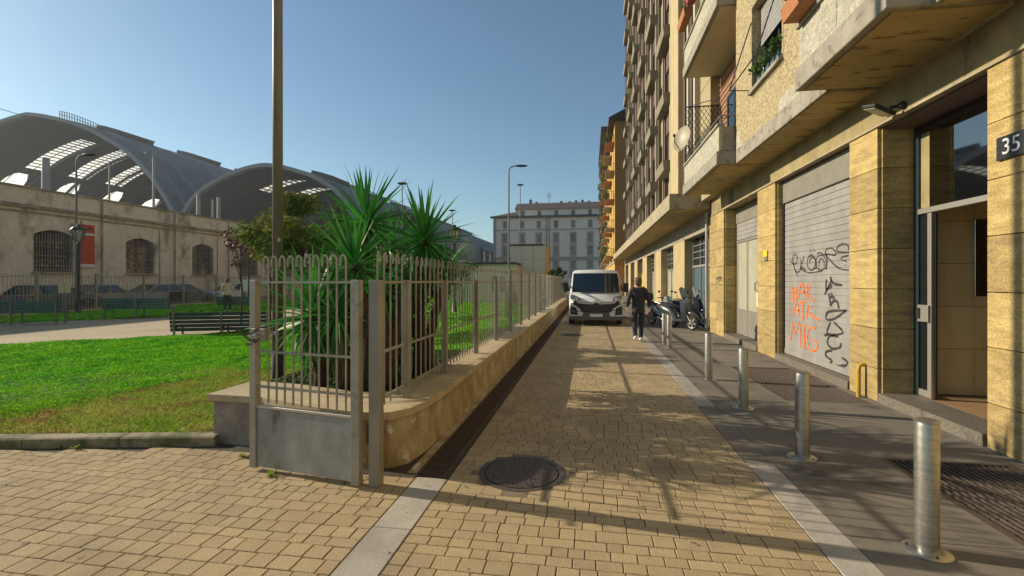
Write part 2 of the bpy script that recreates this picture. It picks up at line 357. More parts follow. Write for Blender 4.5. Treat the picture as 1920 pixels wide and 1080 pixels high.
lay(-8.2, -1.445, 1.0, 4.3, lambda x, y: y+.07 < min(front_y(x-.05), front_y(x+.1)) )
def camd(x, y): return -x*sn+y*cs
def inview(x, y):
    d = camd(x, y); r = x*cs+y*sn
    return d > .5 and abs(r/d)*F < 970 and F*H/d < 560
vis = [q for q in rects if inview(q[0], q[1])]; vis.sort(key=lambda q: camd(q[0], q[1])-q[2]*2)
near = vis[:298]; ns = set(near); rest = [q for q in rects if q not in ns]
PM = {}
for (x, y, w, d) in near:
    k = (round(w,3), round(d,3))
    if k not in PM: PM[k] = paver_mesh(w, d).mesh('paver', m_paver)
    link('paver', PM[k], paving, (x, y, random.uniform(-.0018,.001)), (random.gauss(0,.003), random.gauss(0,.003), random.gauss(0,.004)))
r_ = MB()
for (x, y, w, d) in rest:
    z = random.uniform(-.0018,.001); t = random.gauss(0,.003); pm = paver_mesh(w, d)
    r_.add([(vx+x, vy+y, vz+z+vx*t) for vx, vy, vz in pm.v], pm.f)
r_.build('small_pavers', m_paver, paving, kind='stuff')
MB().box(-1.165, 1.40, 21, 56, -.05, 0).build('far_pavers', m_paver, paving, kind='stuff')
# granite strips
def strip(name, x0, x1, ys):
    st = MB().box(x0-.004, x1+.004, ys[0], ys[-1], -.058, -.014).build(name, m_joint, kind='structure')
    for y0, y1 in zip(ys, ys[1:]):
        MB().cbox(x0, x1, y0+.003, y1-.003, -.05, .001, .004).build('stone_slab', m_granite, st)
strip('granite_strip', 1.405, 1.635, [1.2,2.05,2.9,3.75,4.62])
strip('granite_band', 1.405, 1.635, [6.6+.9*i for i in range(17)])
MB().box(1.405, 1.635, 4.625, 6.595, -.055, -.002).build('asphalt_patch', m_asphalt, kind='structure')
strip('granite_channel_end', -1.438, -1.172, [1.2,2.1,3.0,3.82])
# sidewalk of asphalt with openings for the two gratings
sw = MB(); sw.box(1.64, 2.66, -3, 56, -.05, 0); sw.box(2.66, 3.74, 4.92, 7.08, -.05, 0); sw.box(2.66, 3.74, 9.72, 56, -.05, 0); sw.box(3.74, 4.0, -3, 56, -.05, 0)
sw.build('sidewalk', m_asphalt, kind='structure')
MB().box(1.66,3.7,3.38,3.388,0,.0008).box(1.66,2.6,6.9,6.908,0,.0008).build('sidewalk_joint', m_joint, kind='structure')
def grating(y0, y1, label):
    t = thing('floor_grating', label, 'grating', (3.2, (y0+y1)/2, 0), 0, 'gratings along the building')
    MB().box(2.66,3.74,y0,y1,-.058,-.052).build('pit', m_darkvoid, t, world=True)
    MB().box(2.66,2.70,y0,y1,-.05,.002).box(3.70,3.74,y0,y1,-.05,.002).box(2.70,3.70,y0,y0+.03,-.05,.002).box(2.70,3.70,y1-.03,y1,-.05,.002).build('frame', m_cast, t, world=True)
    n = 19; me = MB().box(-.006,.006,y0+.03,y1-.03,-.045,0).mesh('bar', m_cast, False, Matrix.Translation((0,-(y0+y1)/2,0)))
    for i in range(n): link('bar', me, t, (2.72-3.2+i*(.96/(n-1)), 0, -.001))
    cr = MB()
    y = y0+.2
    while y < y1-.05: cr.box(2.70,3.70,y,y+.006,-.045,-.012); y += .22
    cr.build('cross_rod', m_cast, t, world=True)
grating(1.2, 4.92, 'dark metal floor grating in the pavement in front of the pier with the number plaque')
grating(7.08, 9.72, 'dark metal floor grating in the pavement below the shutter with graffiti')
# manholes
def manhole(p, r, label):
    t = thing('manhole_cover', label, 'manhole cover', p, 0, None)
    MB().lathe([(r+.20,-.04),(r+.20,-.0045),(r+.02,-.001),(r+.02,-.04)], n=40).build('mortar_ring', M('mortar', (.24,.185,.115), (.12,.095,.06), sc=9, fine=.3), t)
    MB().lathe([(r+.02,-.03),(r+.02,.003),(r-.03,.003),(r-.03,-.01),(r-.045,-.01),(r-.045,.004),(.001,.004)], n=40).build('frame', m_cast, t)
    c = MB()
    for ring in range(1, 9):
        rr = ring*(r-.07)/8.3; n = max(5, int(2*PI*rr/.042))
        for k in range(n):
            a = 2*PI*k/n+ring*.3; x, y = rr*math.cos(a), rr*math.sin(a); b = .013
            c.add([(x-b,y-b,.004),(x+b,y-b,.004),(x+b,y+b,.004),(x-b,y+b,.004),(x-b*.6,y-b*.6,.010),(x+b*.6,y-b*.6,.010),(x+b*.6,y+b*.6,.010),(x-b*.6,y+b*.6,.010)],
                  [(4,5,6,7),(0,1,5,4),(1,2,6,5),(2,3,7,6),(3,0,4,7)])
    c.build('raised_studs', m_cast, t, kind='stuff')
manhole(MH, .355, 'large round cast iron manhole cover in the pavers near the gate')
manhole(MH2, .28, 'small round manhole cover in the shaded pavers in front of the van')
# drain channel along the wall
dr = thing('drain_channel', 'rusty slotted drain channel running along the foot of the low wall', 'drain', (-1.33, 3.84, 0))
MB().box(-1.45,-1.20,3.84,34,-.058,-.05).build('pit', m_darkvoid, dr, world=True)
MB().box(-1.465,-1.443,3.84,34,-.05,.004).box(-1.225,-1.203,3.84,34,-.05,.004).build('edge_rail', m_rust, dr, world=True)
MB().box(-1.55,-1.468,3.9,34,-.05,.0).build('mortar_strip', m_plaster, dr, world=True)
MB().box(-1.20,-1.168,3.84,34,-.05,-.001).build('mortar_edge', m_joint, dr, world=True)
gb = MB()
for i in range(16):
    x = -.101
    gb.box(-.108,.108,i*.031,i*.031+.013,-.03,0)
gme = gb.mesh('grate', m_rust)
for i in range(60): link('grate', gme, dr, (-1.334+1.33, i*.5+.01, -.001))

# ================================================================ low wall, fence and gate
lw = thing('low_wall', 'low plastered wall with stone cap carrying the iron fence along the street', 'wall', (-1.75, 4.5, 0))
front = [(-3.80,4.30),(-3.21,4.28),(-2.41,4.0),(-1.98,3.93),(-1.76,3.97),(-1.63,4.10),(-1.575,4.45),(-1.555,5.1)]
inner = [(-3.80,4.93),(-3.2,4.83),(-2.41,4.60),(-2.15,4.62),(-2.02,4.70),(-2.0,4.85),(-2.0,5.0),(-2.0,5.1)]
def band(z0, z1, off, seg=None, mb=None):
    mb = MB() if mb is None else mb
    fo = [(x+(0 if i < 4 else off*.7), y-(off if i < 5 else 0)) for i, (x, y) in enumerate(front)]; fo[0] = (fo[0][0]-off, fo[0][1]); fo[-1] = (front[-1][0]+off, 5.1); fo[-2] = (front[-2][0]+off, 4.45)
    ii = [(x-(off*.5 if i > 3 else 0), y+off*.3) for i, (x, y) in enumerate(inner)]; ii[0] = (inner[0][0]-off, inner[0][1])
    n = len(fo)
    for k in (range(n-1) if seg is None else seg):
        v = [(*fo[k],z0),(*fo[k+1],z0),(*ii[k+1],z0),(*ii[k],z0),(*fo[k],z1),(*fo[k+1],z1),(*ii[k+1],z1),(*ii[k],z1)]
        f = [(0,3,2,1),(4,5,6,7),(0,1,5,4),(2,3,7,6)]
        if k == 0: f.append((3,0,4,7))
        mb.add(v, f)
    return mb, fo[-1], ii[-1]
mb, a0, b0 = band(-.02, .435, 0, (0,1,2)); mb.build('end_face', m_plaster_shade, lw, world=True)  # front segments facing away from the sun wear the plaster with painted-in shade
mb, a0, b0 = band(-.02, .435, 0, (3,4,5,6)); mb.box(b0[0], a0[0], 5.1, 34, -.02, .435); mb.build('wall_face', m_plaster, lw, world=True)
mb, a0, b0 = band(.435, .50, .04)
mb.build('corner_cap', m_cap, lw, world=True)
for i in range(20):
    y0 = 5.1+i*1.45; MB().cbox(b0[0], a0[0], y0+.003, min(34, y0+1.447), .436, .50+random.uniform(-.002,.002), .006).build('cap_stone', m_cap, lw, world=True)
# raised bed behind
MB().add([(-3.9,4.7,.40),(-2.0,4.6,.40),(-2.0,8.2,.40),(-3.6,8.2,.22),(-3.9,7,.30)], [(0,1,2,3,4)]).build('planting_bed', m_soil, kind='structure')
MB().add([(-2.0,8.2,.40),(-2.0,34,.40),(-4.6,34,.05),(-4.6,8.2,.05)], [(0,1,2,3)]).build('lawn_bank', m_lawnbase, kind='structure')

fence = thing('iron_fence', 'grey iron fence with hooked bar tops standing on the low wall', 'fence', (-1.79, 4.46, .5))
FX = -1.79
hook = MB()
def hook_pts(z0, zt, dx, dy):   # bar with shepherd's crook
    p = [(0,0,z0),(0,0,zt-.055)]
    for k in range(1, 9):
        t = PI*k/8; p.append((dx*.028*(1-math.cos(t)), dy*.028*(1-math.cos(t)), zt-.055+.055*math.sin(t)))
    return p+[(dx*.056, dy*.056, zt-.09)]
hook_me = MB().tube(hook_pts(.06, 1.40, 0, 1), .0085, 6).mesh('bar', m_paint, True)
straight_me = MB().tube([(0,0,.06),(0,0,1.33)], .008, 6).mesh('bar', m_paint, True)
posts = [4.46,5.72]+[5.72+1.66*i for i in range(1,16)]
postlow = MB().cbox(-.035,.035,-.035,.035,0,1.16,.004).mesh('post', m_paint)
posthi = MB().cbox(-.035,.035,-.035,.035,0,1.42,.004).mesh('post', m_paint)
fence_s = fence
fy0 = 3.66
for i, y in enumerate(posts):
    link('post', postlow if i < 4 else posthi, fence, (0, y-4.46, 0))
ends = [fy0]+posts
for i in range(len(ends)-1):
    y0, y1 = ends[i]-4.46, ends[i+1]-4.46; far = i >= 5
    if i == 0: y0 += .05
    for z in (.13, .53, 1.14): MB().bar((0,y0,z),(0,y1,z), .02, .022).build('rail', m_paint, fence)
    if far: MB().bar((0,y0,1.37),(0,y1,1.37), .03, .07).build('rail', m_paint, fence)
    n = 5 if i == 0 else (8 if i == 1 else (11 if i < 9 else 9)); 
    for k in range(n):
        yy = y0+(y1-y0)*(k+.8)/(n+.6)
        link('bar', straight_me if far else hook_me, fence, (0, yy, 0))
# gate post and gate
gp = thing('gate_post', 'grey steel gate post with hinges in front of the wall corner', 'post', (-1.70, 3.60, 0))
MB().cbox(-.045,.045,-.045,.045,0,1.66,.004).build('post', m_paint, gp)
for z in (.42, 1.28): MB().tube([(-.062,-.02,z-.08),(-.062,-.02,z+.08)], .014, 8).build('hinge', m_rust, gp, True)
gang = math.atan2(3.73-3.53, -2.90+1.80)
gate = thing('gate', 'closed grey metal gate with solid lower panel and hooked bars', 'gate', (-1.80, 3.53, 0), gang)   # local +x runs from hinge to latch
GL = math.hypot(1.10, .20)
MB().cbox(-.005,.075,-.03,.03,.03,1.66,.004).build('hinge_stile', m_paint, gate)
MB().cbox(GL-.05,GL+.02,-.03,.03,.03,1.66,.004).build('latch_stile', m_paint, gate)
MB().cbox(.075,GL-.05,-.012,.012,.045,.55,.003).build('panel', m_panel, gate)
MB().cbox(.075,GL-.05,-.02,.02,.552,.575,.003).build('panel_lip', m_alum, gate)
for z in (.735, 1.04, 1.64): MB().bar((.075,0,z),(GL-.05,0,z), .022, .018).build('rail', m_paint, gate)
gb_me = MB().tube(hook_pts(.60, 1.86, 1, 0), .009, 6).mesh('bar', m_paint, True)
for k in range(10): link('bar', gb_me, gate, (.10+.09*k+.04, 0, 0))
lk = MB().cbox(GL-.16,GL-.0,-.035,.035,1.14,1.24,.004).build('lock_case', m_paint, gate)
MB().tube([(GL-.10,.03,1.19),(GL-.10,.07,1.19),(GL-.02,.075,1.188)], .009, 8).tube([(GL-.10,-.03,1.19),(GL-.10,-.07,1.19),(GL-.2,-.075,1.188)], .009, 8).build('handle', m_chrome, lk, True)
ch = thing('chain', 'rusty chain wound round the latch side of the gate', 'chain', at(470, 4.02, 1.17))
lm = MB().tube([(.011*math.cos(t), 0, .018*math.sin(t)) for t in np.linspace(0, 2*PI, 9)], .0035, 5, cap=False).mesh('chain_link', m_rust, True)
for k in range(26):
    t = k/26*2*PI*1.5; link('chain_link', lm, ch, (.055*math.cos(t), .05*math.sin(t), .07-.13*k/26+.01*math.sin(t*2)), (random.uniform(0,3), random.uniform(0,1), t))
# ================================================================ BUILDING 35 (right, near)
XF = 3.87
b35 = thing('apartment_building', 'yellow travertine and stucco apartment building with projecting balconies beside the pavement', 'building', (4.5, 5, 0))
core = MB()
FL = 3.55; ZB = 4.25; NF = 5; ZT = ZB+FL*NF
core.box(3.92, 14, -7, 16.45, 3.76, ZT)                     # above the ground floor
core.box(4.30, 14, 7.22, 16.45, -.02, 3.76)                 # behind shops
core.box(3.92, 4.30, 7.22, 7.90, -.02, 3.76); core.box(3.92, 4.30, 10.84, 11.88, -.02, 3.76); core.box(3.92, 4.30, 14.76, 16.42, -.02, 3.76)
core.box(3.92, 4.30, -7, 5.38, -.02, 3.76); core.box(4.30, 14, -7, 3.0, -.02, 3.76); core.box(8, 14, 3.0, 7.22, -.02, 3.76)
core.build('wall', m_stucco, b35, world=True)
# travertine facing: courses of slabs on piers and in the door reveals
zc = [0.0,.45,1.0,1.54,2.09,2.64,3.19,3.74]
def slab(x0,x1,y0,y1,z0,z1,m=None): MB().cbox(x0+.002,x1-.002,y0+.004,y1-.004,z0+.004,z1-.004,.004).build('stone_slab', m or m_trav, b35, world=True)
for (y0, y1, cuts) in ((7.20,7.91,1),(10.83,11.90,1),(14.74,16.42,2),(-1.0,5.39,6)):
    for z0, z1 in zip(zc, zc[1:]):
        for k in range(cuts): slab(XF, 3.92, y0+(y1-y0)*k/cuts, y0+(y1-y0)*(k+1)/cuts, z0, z1)
for y, X1, dirn in ((7.20,4.31,-1),(10.83,4.05,-1),(14.74,4.25,-1),(7.91,4.05,1),(11.90,4.25,1),(5.39,4.31,1)):
    for z0, z1 in zip(zc, zc[1:]):
        slab(3.922, X1, y-.022 if dirn < 0 else y-.02, y+.02 if dirn < 0 else y+.022, z0, z1)
# fascia above the openings
for i, y0 in enumerate(np.arange(-1.0, 16.0, .95)):
    y1 = min(16.42, y0+.95); MB().cbox(3.865, 3.93, y0+.003, y1-.003, 3.775, 4.249, .004).build('fascia_slab', m_fascia, b35, world=True)
for i, y0 in enumerate(np.arange(-1.0, 16.0, 1.9)): MB().cbox(3.845, 3.95, y0, min(16.42, y0+1.897), 3.742, 3.772, .003).build('drip_moulding', m_concrete, b35, world=True)
MB().box(3.95,4.9,5.39,7.2,3.70,3.758).build('door_soffit', m_brown, b35, world=True)
# upper floors: bays project, balconies lie between them
bays = [(7.10,11.2,(8.65,10.15)),(-6.5,5.06,(1.8,3.3))]
win_me = None
for (y0, y1, (w0, w1)) in bays:
    holes = [(w0, w1, ZB+1.2+FL*k, ZB+2.85+FL*k) for k in range(NF)]
    MB().wall('x', 3.20, 3.92, y0, y1, ZB+.30, ZT, holes).build('bay_wall', m_stucco, b35, world=True)
    MB().cbox(3.19, 3.915, y0-.005, y1+.005, ZB, ZB+.298, .006).build('bay_sill_band', m_slab, b35, world=True)
    MB().box(3.23, 3.86, y0+.02, y1-.02, ZB-.012, ZB-.001).build('bay_soffit', m_soffit, b35, world=True)
    for k in range(NF):
        z0 = ZB+1.2+FL*k
        wf = MB().box(3.42,3.47,w0,w0+.07,z0,z0+1.65).box(3.42,3.47,w1-.07,w1,z0,z0+1.65).box(3.42,3.47,w0+.07,w1-.07,z0,z0+.07).box(3.42,3.47,w0+.07,w1-.07,z0+1.58,z0+1.65).box(3.42,3.47,(w0+w1)/2-.03,(w0+w1)/2+.03,z0+.07,z0+1.58).build('window_frame', m_dgreen, b35, world=True)
        MB().box(3.48,3.50,w0+.06,w1-.06,z0+.06,z0+1.6).build('pane', m_glass, wf, world=True)
        for j in range(9):
            zz = z0+1.62-.085*j; MB().cbox(3.36-.0,3.385,w0+.03,w1-.03,zz-.078,zz,.004).build('shutter_slat', m_shutter, wf, world=True)
    MB().cbox(3.13,3.25,w0-.05,w1+.05,ZB+1.12,ZB+1.195,.006).build('window_sill', m_slab, b35, world=True)
# awning rods and bottles at the first window
z0 = ZB+1.2
MB().tube([(3.2,8.62,z0+1.4),(2.78,8.62,z0+.05),(2.78,10.18,z0+.05),(3.2,10.18,z0+1.4)], .012, 6).tube([(2.78,8.62,z0+.05),(3.2,8.62,z0+.02)],.01,6).tube([(2.78,10.18,z0+.05),(3.2,10.18,z0+.02)],.01,6).build('awning_rod', m_dgreen, b35, True, True)
# bare plaster patches where the stucco has come off
for P in ([(1457,230),(1459,200),(1466,182),(1478,168),(1490,160),(1491,174),(1530,178),(1532,183),(1500,200)], [(1377,300),(1379,262),(1384,246),(1390,244),(1388,262),(1393,275),(1388,296)]):
    V = [onX(px, py, 3.196) for px, py in P]; n = len(V)
    MB().add([(3.196,v.y,v.z) for v in V]+[(3.199,v.y,v.z) for v in V], [tuple(range(n))]+[(i,(i+1)%n,n+(i+1)%n,n+i) for i in range(n)]).build('plaster_patch', m_stuccow, b35, world=True)
# balconies
def leafball(mb, c, r, n, s, flat=1):
    for _ in range(n):
        v = Vector((random.gauss(0,1), random.gauss(0,1), random.gauss(0,1))); v = v.normalized()*(r*random.random()**.4); v.z *= flat
        p = Vector(c)+v; a = Vector((random.gauss(0,1),random.gauss(0,1),random.gauss(0,1))).normalized(); b = a.orthogonal().normalized(); k = s*random.uniform(.6,1.2)
        mb.add([p-b*k*.5, p+a.cross(b)*k*.35, p+b*k*.6, p-a.cross(b)*k*.35], [(0,1,2,3)])
    return mb
def balcony(y0, y1, k, mw):
    zb = ZB+FL*k; X0 = 2.79; near = (y0 < 8)
    sl = MB().cbox(X0, 3.915, y0, y1, zb+.012, zb+.30, .008).build('balcony_slab', m_slab, b35, world=True)
    MB().box(X0+.10, 3.86, y0+.08, y1-.08, zb-.004, zb+.011).build('soffit', m_soffit if k == 0 else m_soffitc, sl, world=True)
    MB().box(3.86,3.918,y0+.02,y1-.02,zb-.05,zb+.01).build('joint_trim', m_concrete, sl, world=True)
    n = max(1, round((y1-y0)/1.3))
    for i in range(n):
        a, b = y0+(y1-y0)*i/n, y0+(y1-y0)*(i+1)/n
        MB().cbox(X0+.05, X0+.13, a+.004, b-.004, zb+.31, zb+.86, .006).build('parapet_panel', m_stuccow, b35, world=True)
    for yy in (y0+.03, y1-.11): MB().cbox(X0+.132, 3.19, yy, yy+.08, zb+.31, zb+.86, .006).build('parapet_end', m_slab if not near else m_stuccow, b35, world=True)
    MB().cbox(X0+.01, X0+.17, y0-.01, y1+.01, zb+.865, zb+.93, .008).build('parapet_cap', m_slab, b35, world=True)
    h = MB().tube([(X0+.09,y0+.03,zb+.93),(X0+.09,y0+.03,zb+1.1),(X0+.09,y1-.03,zb+1.1),(X0+.09,y1-.03,zb+.93)], .016, 6)
    for i in range(1, n): h.tube([(X0+.09,y0+(y1-y0)*i/n,zb+.93),(X0+.09,y0+(y1-y0)*i/n,zb+1.1)], .012, 6)
    h.tube([(X0+.09,y0+.03,zb+1.1),(3.2,y0+.03,zb+1.1)], .016, 6)
    h.build('handrail', m_shbox, b35, True, True)
    # recess wall with terracotta facing strips
    MB().box(3.875, 3.919, y0, y1, zb+.31, zb+FL-.01).build('recess_wall', m_clay, b35, world=True)
    for i in range(int((FL-.4)/.16)):
        MB().box(3.855,3.876,y0+.0,y1,zb+.36+i*.16,zb+.36+i*.16+.085).build('facing_strip', m_clay, b35, world=True) if k < 2 else None
    d0 = y0+(y1-y0)*.42
    wf = MB().box(3.82,3.853,d0,d0+.08,zb+.31,zb+2.6).box(3.82,3.853,d0+1.3,d0+1.38,zb+.31,zb+2.6).box(3.82,3.853,d0+.08,d0+1.3,zb+2.52,zb+2.6).box(3.82,3.853,d0+.65,d0+.72,zb+.31,zb+2.52).build('balcony_door', m_dgreen, b35, world=True)
    MB().box(3.838,3.85,d0+.07,d0+1.31,zb+.31,zb+2.53).build('pane', m_glass, wf, world=True)
for k in range(NF):
    balcony(11.2, 15.1, k, 1); balcony(5.06, 7.1, k, 0)
for k in range(NF): MB().cbox(3.6,3.915,15.15,16.45,ZB+FL*k+.01,ZB+FL*(k+1)-.01,.004).build('end_wall_panel', m_stucco, b35, world=True)
# lattice screen at the far end of the first balcony
ls = MB(); y = 15.0; z0, z1 = 5.18, 6.9
for i in range(-10, 8):
    for sgn in (1,-1):
        xa = 2.86+i*.13 if sgn > 0 else 2.86+(i+10)*.13
        xs = [xa, xa+sgn*(z1-z0)*.62]; t0, t1 = 0, 1
        lo, hi = 2.86, 3.86
        ts = sorted([0,1]+[(q-xs[0])/(xs[1]-xs[0]) for q in (lo,hi)])
        pts = [t for t in ts if -1e-6 <= t <= 1+1e-6 and lo-1e-4 <= xs[0]+t*(xs[1]-xs[0]) <= hi+1e-4]
        if len(pts) >= 2: ls.bar((xs[0]+pts[0]*(xs[1]-xs[0]), y+sgn*.008, z0+pts[0]*(z1-z0)), (xs[0]+pts[-1]*(xs[1]-xs[0]), y+sgn*.008, z0+pts[-1]*(z1-z0)), .012, .012)
ls.bar((2.86,y,z0),(3.86,y,z0),.03,.03).bar((2.86,y,z1),(3.86,y,z1),.03,.03).bar((2.86,y,z0),(2.86,y,z1),.03,.03).bar((3.86,y,z0),(3.86,y,z1),.03,.03)
ls.tube([(2.86,y,z1),(2.86,11.4,z1-1.1)],.012,6)
ls.build('lattice_screen', m_black, b35, world=True)
# balcony railing lattice along the front above the parapet
lf = MB()
for i in range(22):
    y = 11.9+i*.14; lf.bar((2.88,y,5.19),(2.88,min(y+.3,15.0),5.50),.008,.008); lf.bar((2.88,y+.3 if y+.3 < 15 else 15.0,5.19),(2.88,y,5.50),.008,.008)
lf.build('railing_lattice', m_black, b35, world=True)
# plants, pots on the balconies
def planter(p, L, rz, col, lab, leafm, up=.28, flowers=True, grp=None):
    t = thing('planter', lab, 'planter', p, rz, grp)
    prof = [(-.10,0),(.10,0),(.13,.20),(-.13,.20)]
    MB().prism(prof, -L/2, L/2, 'y').build('pot', col, t)
    lb = MB()
    for i in range(int(L/.09)): leafball(lb, (0, -L/2+.05+i*.09, .24+random.random()*up*.4), .13, 34, .06)
    lb.build('foliage', leafm, t)
    if flowers:
        fb = MB(); 
        for i in range(int(L/.06)): leafball(fb, (random.uniform(-.12,.12), random.uniform(-L/2,L/2), .28+random.random()*up*.5), .035, 7, .035)
        fb.build('flower', m_red, t)
planter((2.68, 14.2, 9.02), 1.0, 0, m_terra, 'terracotta planter hanging outside the upper balcony, lowest and farthest one', m_bush, flowers=False, grp='planters on the balcony rails')
planter((2.68, 13.0, 9.12), .9, 0, m_red, 'red planter with trailing plant hanging in the middle of the upper balcony', m_bush, grp='planters on the balcony rails')
planter((2.68, 11.9, 9.12), .9, 0, m_red, 'red planter with flowers at the near end of the upper balcony', m_bush, grp='planters on the balcony rails')
planter((2.70, 6.75, 5.16), .5, 0, m_terra, 'red planter of geraniums on the rail of the near balcony', m_redleaf, grp='planters on the balcony rails')
pl = thing('plant_box', 'green leafy plants in bottles on the sill of the green window', 'plant box', (3.3, 9.35, ZB+1.2))
for i in range(6):
    b = MB().lathe([(.05,0),(.055,.02),(.055,.16),(.02,.22),(.02,.26)], (-.02,-.6+i*.24), 10).build('bottle', m_glassb, pl, True)
lb = MB(); 
for i in range(12): leafball(lb, (-.05,-.65+i*.12,.36), .14, 22, .10)
lb.build('foliage', m_bush, pl)
# satellite dish
sd = thing('satellite_dish', 'round beige satellite dish on the far end of the first balcony', 'satellite dish', onX(1283, 262, 2.70), math.radians(0))
prof = [(.001,.0),(.12,.012),(.24,.045),(.33,.09)]
dv = MB(); n = 24; L = []
R_ = Matrix.Rotation(math.radians(-58), 4, 'Z') @ Matrix.Rotation(math.radians(78), 4, 'X')
for r, h in prof+[(.33,.10),(.24,.055),(.12,.022),(.001,.012)]: L.append([tuple(R_@Vector((r*math.cos(2*PI*k/n), r*1.15*math.sin(2*PI*k/n), h))) for k in range(n)])
dv.loft(L).build('dish', m_shbox if False else M('dish_beige', (.34,.29,.20), rough=.5), sd, True)
MB().tube([R_@Vector((0,-.35,.08)), R_@Vector((0,-.16,.34)), R_@Vector((0,-.02,.36))], .012, 6).ell(R_@Vector((0,0,.38)), (.04,.04,.05)).build('receiver_arm', m_black, sd, True)
MB().tube([(0,.02,0),(.10,.12,-.15),(.2,.15,-.2)], .018, 6).build('bracket', m_shbox, sd, True)
# flood lamp over the door
fl = thing('flood_lamp', 'black flood lamp on a short arm over the open entrance door', 'lamp', (3.86, 6.62, 3.84))
MB().bar((0,0,0),(-.16,.02,-.02),.04,.04).ell((-.02,0,0),(.05,.05,.05)).build('arm', m_black, fl)
pm = MB().cbox(-.16,.16,-.11,.11,-.025,.025,.01); o = pm.build('lamp_head', m_black, fl); o.location = (-.24,.08,-.02); o.rotation_euler = (.25,.30,.3)
MB().box(-.13,.13,-.09,.09,-.031,-.026).build('lens', m_frost, o)
MB().tube([(0,0,-.02),(.02,-.1,-.08),(.09,-.35,-.09),(.13,-.9,-.08)], .01, 6).build('cable', m_black, fl, True)
# shutters
def shutter(y0, y1, ztop_box, zbot_box, zend, X, lab):
    t = thing('roller_shutter', lab, 'shutter', (X, (y0+y1)/2, .12))
    MB().cbox(X-.04, X+.1, y0+.015, y1-.015, zbot_box+.006, ztop_box, .006).build('box_cover', m_shbox, t, world=True)
    z = zbot_box; k = 0; w = y1-y0
    sm = MB(); h = .114; prof = [(0,0),(0,.100),(.008,.106),(.012,.114),(.03,.114),(.03,0)]
    sm.prism([(p[0]-0, p[1]) for p in prof], -w/2+.02, w/2-.02, 'y')
    me = sm.mesh('slat', m_shutter)
    while z-.116 > zend: z -= .116; link('slat', me, t, (0, 0, z-.12))
    MB().cbox(X-.01,X+.04,y0+.02,y1-.02,zend+.002,z-.002,.004).build('bottom_bar', m_shutter, t, world=True)
    for y in (y0+.0, y1-.03): MB().box(X-.03,X+.05,y+.002,y+.028,zend,zbot_box).build('guide_rail', m_darkvoid, t, world=True)
    return t
def step(y0,y1,X1,lab,h=.13,X0=3.855):
    t = thing('doorstep', lab, 'step', (3.95,(y0+y1)/2,0)); n = max(1, round((y1-y0)/1.1))
    for k in range(n): MB().cbox(X0,X1,y0+(y1-y0)*k/n+.003,y0+(y1-y0)*(k+1)/n-.003,-.01,h,.006).build('granite_block', m_stepstone, t, world=True)
shT = shutter(7.932, 10.805, 3.735, 3.27, .14, 4.05, 'large grey roller shutter covered in black and orange graffiti')
step(7.93, 10.80, 4.35, 'granite sill below the shutter with graffiti')
step(5.42, 7.17, 4.9, 'speckled granite doorstep of the open entrance')
step(11.93, 14.70, 4.45, 'granite sill below the small white shop door')
# graffiti as flat paint strokes on the shutter
def strokes(name, sts, mat, par, w, conv, X):
    mb = MB()
    for st in sts:
        P = [onX(*conv(x, y), X) for x, y in st]
        Q = []
        for i in range(len(P)-1):      # smooth a little
            p0, p1, p2, p3 = P[max(i-1,0)], P[i], P[i+1], P[min(i+2,len(P)-1)]
            for t in (0,.33,.66): Q.append(.5*((2*p1)+(p2-p0)*t+(2*p0-5*p1+4*p2-p3)*t*t+(3*p1-p0-3*p2+p3)*t**3))
        Q.append(P[-1]); L = []; R = []
        for i, q in enumerate(Q):
            d = (Q[min(i+1,len(Q)-1)]-Q[max(i-1,0)]); d.x = 0
            if d.length < 1e-6: d = Vector((0,1,0))
            n = Vector((0,-d.z,d.y)).normalized()*w*random.uniform(.85,1.5)/2; L.append(q+n); R.append(q-n)
        mb = MB()
        for i in range(len(Q)-1): mb.add([L[i],L[i+1],R[i+1],R[i]], [(0,1,2,3)])
        mb.build(name, mat, par, world=True)
    return None
c5 = lambda x, y: (1320+x/6, 330+y/6); c6 = lambda x, y: (1320+x/4.8, 480+y/4.8)
def circ(cx, cy, rx, ry, a0=0, a1=360, n=12): return [(cx+rx*math.cos(math.radians(a0+(a1-a0)*k/n)), cy+ry*math.sin(math.radians(a0+(a1-a0)*k/n))) for k in range(n+1)]
XG = 4.046
strokes('graffiti_stroke', [[(968,935),(985,975),(1012,990),(1040,975),(1047,910),(1015,880),(998,930),(1010,990),(1020,1050),(1050,1130)],
  [(1085,930),(1090,1000),(1080,1060)],[(1122,895),(1110,960),(1085,1010),(1110,1060),(1135,1075)],
  circ(1205,975,45,85), circ(1225,985,40,70,180,420), circ(1315,975,60,85), circ(1320,990,30,60,150,390),
  [(1375,870),(1385,950),(1372,1055)],[(1268,880),(1300,862),(1345,885),(1400,880),(1480,890),(1470,840),(1420,810),(1372,830),(1365,880),(1420,950),(1490,1020),(1560,1052),(1625,1058)],
  [(1500,855),(1492,815),(1530,772),(1600,765),(1622,800),(1625,835)],[(1495,852),(1560,860),(1625,858)],[(1625,895),(1545,915),(1550,945),(1600,955)],[(1582,995),(1586,1010)],
  [(1192,835),(1198,850)],[(1240,830),(1246,848)]], m_spray, shT, .022, c5, XG)
strokes('graffiti_stroke', [[(795,20),(815,120),(850,145),(880,100),(910,130),(930,150),(985,148),(1060,135)]], m_spray, shT, .022, c6, XG)
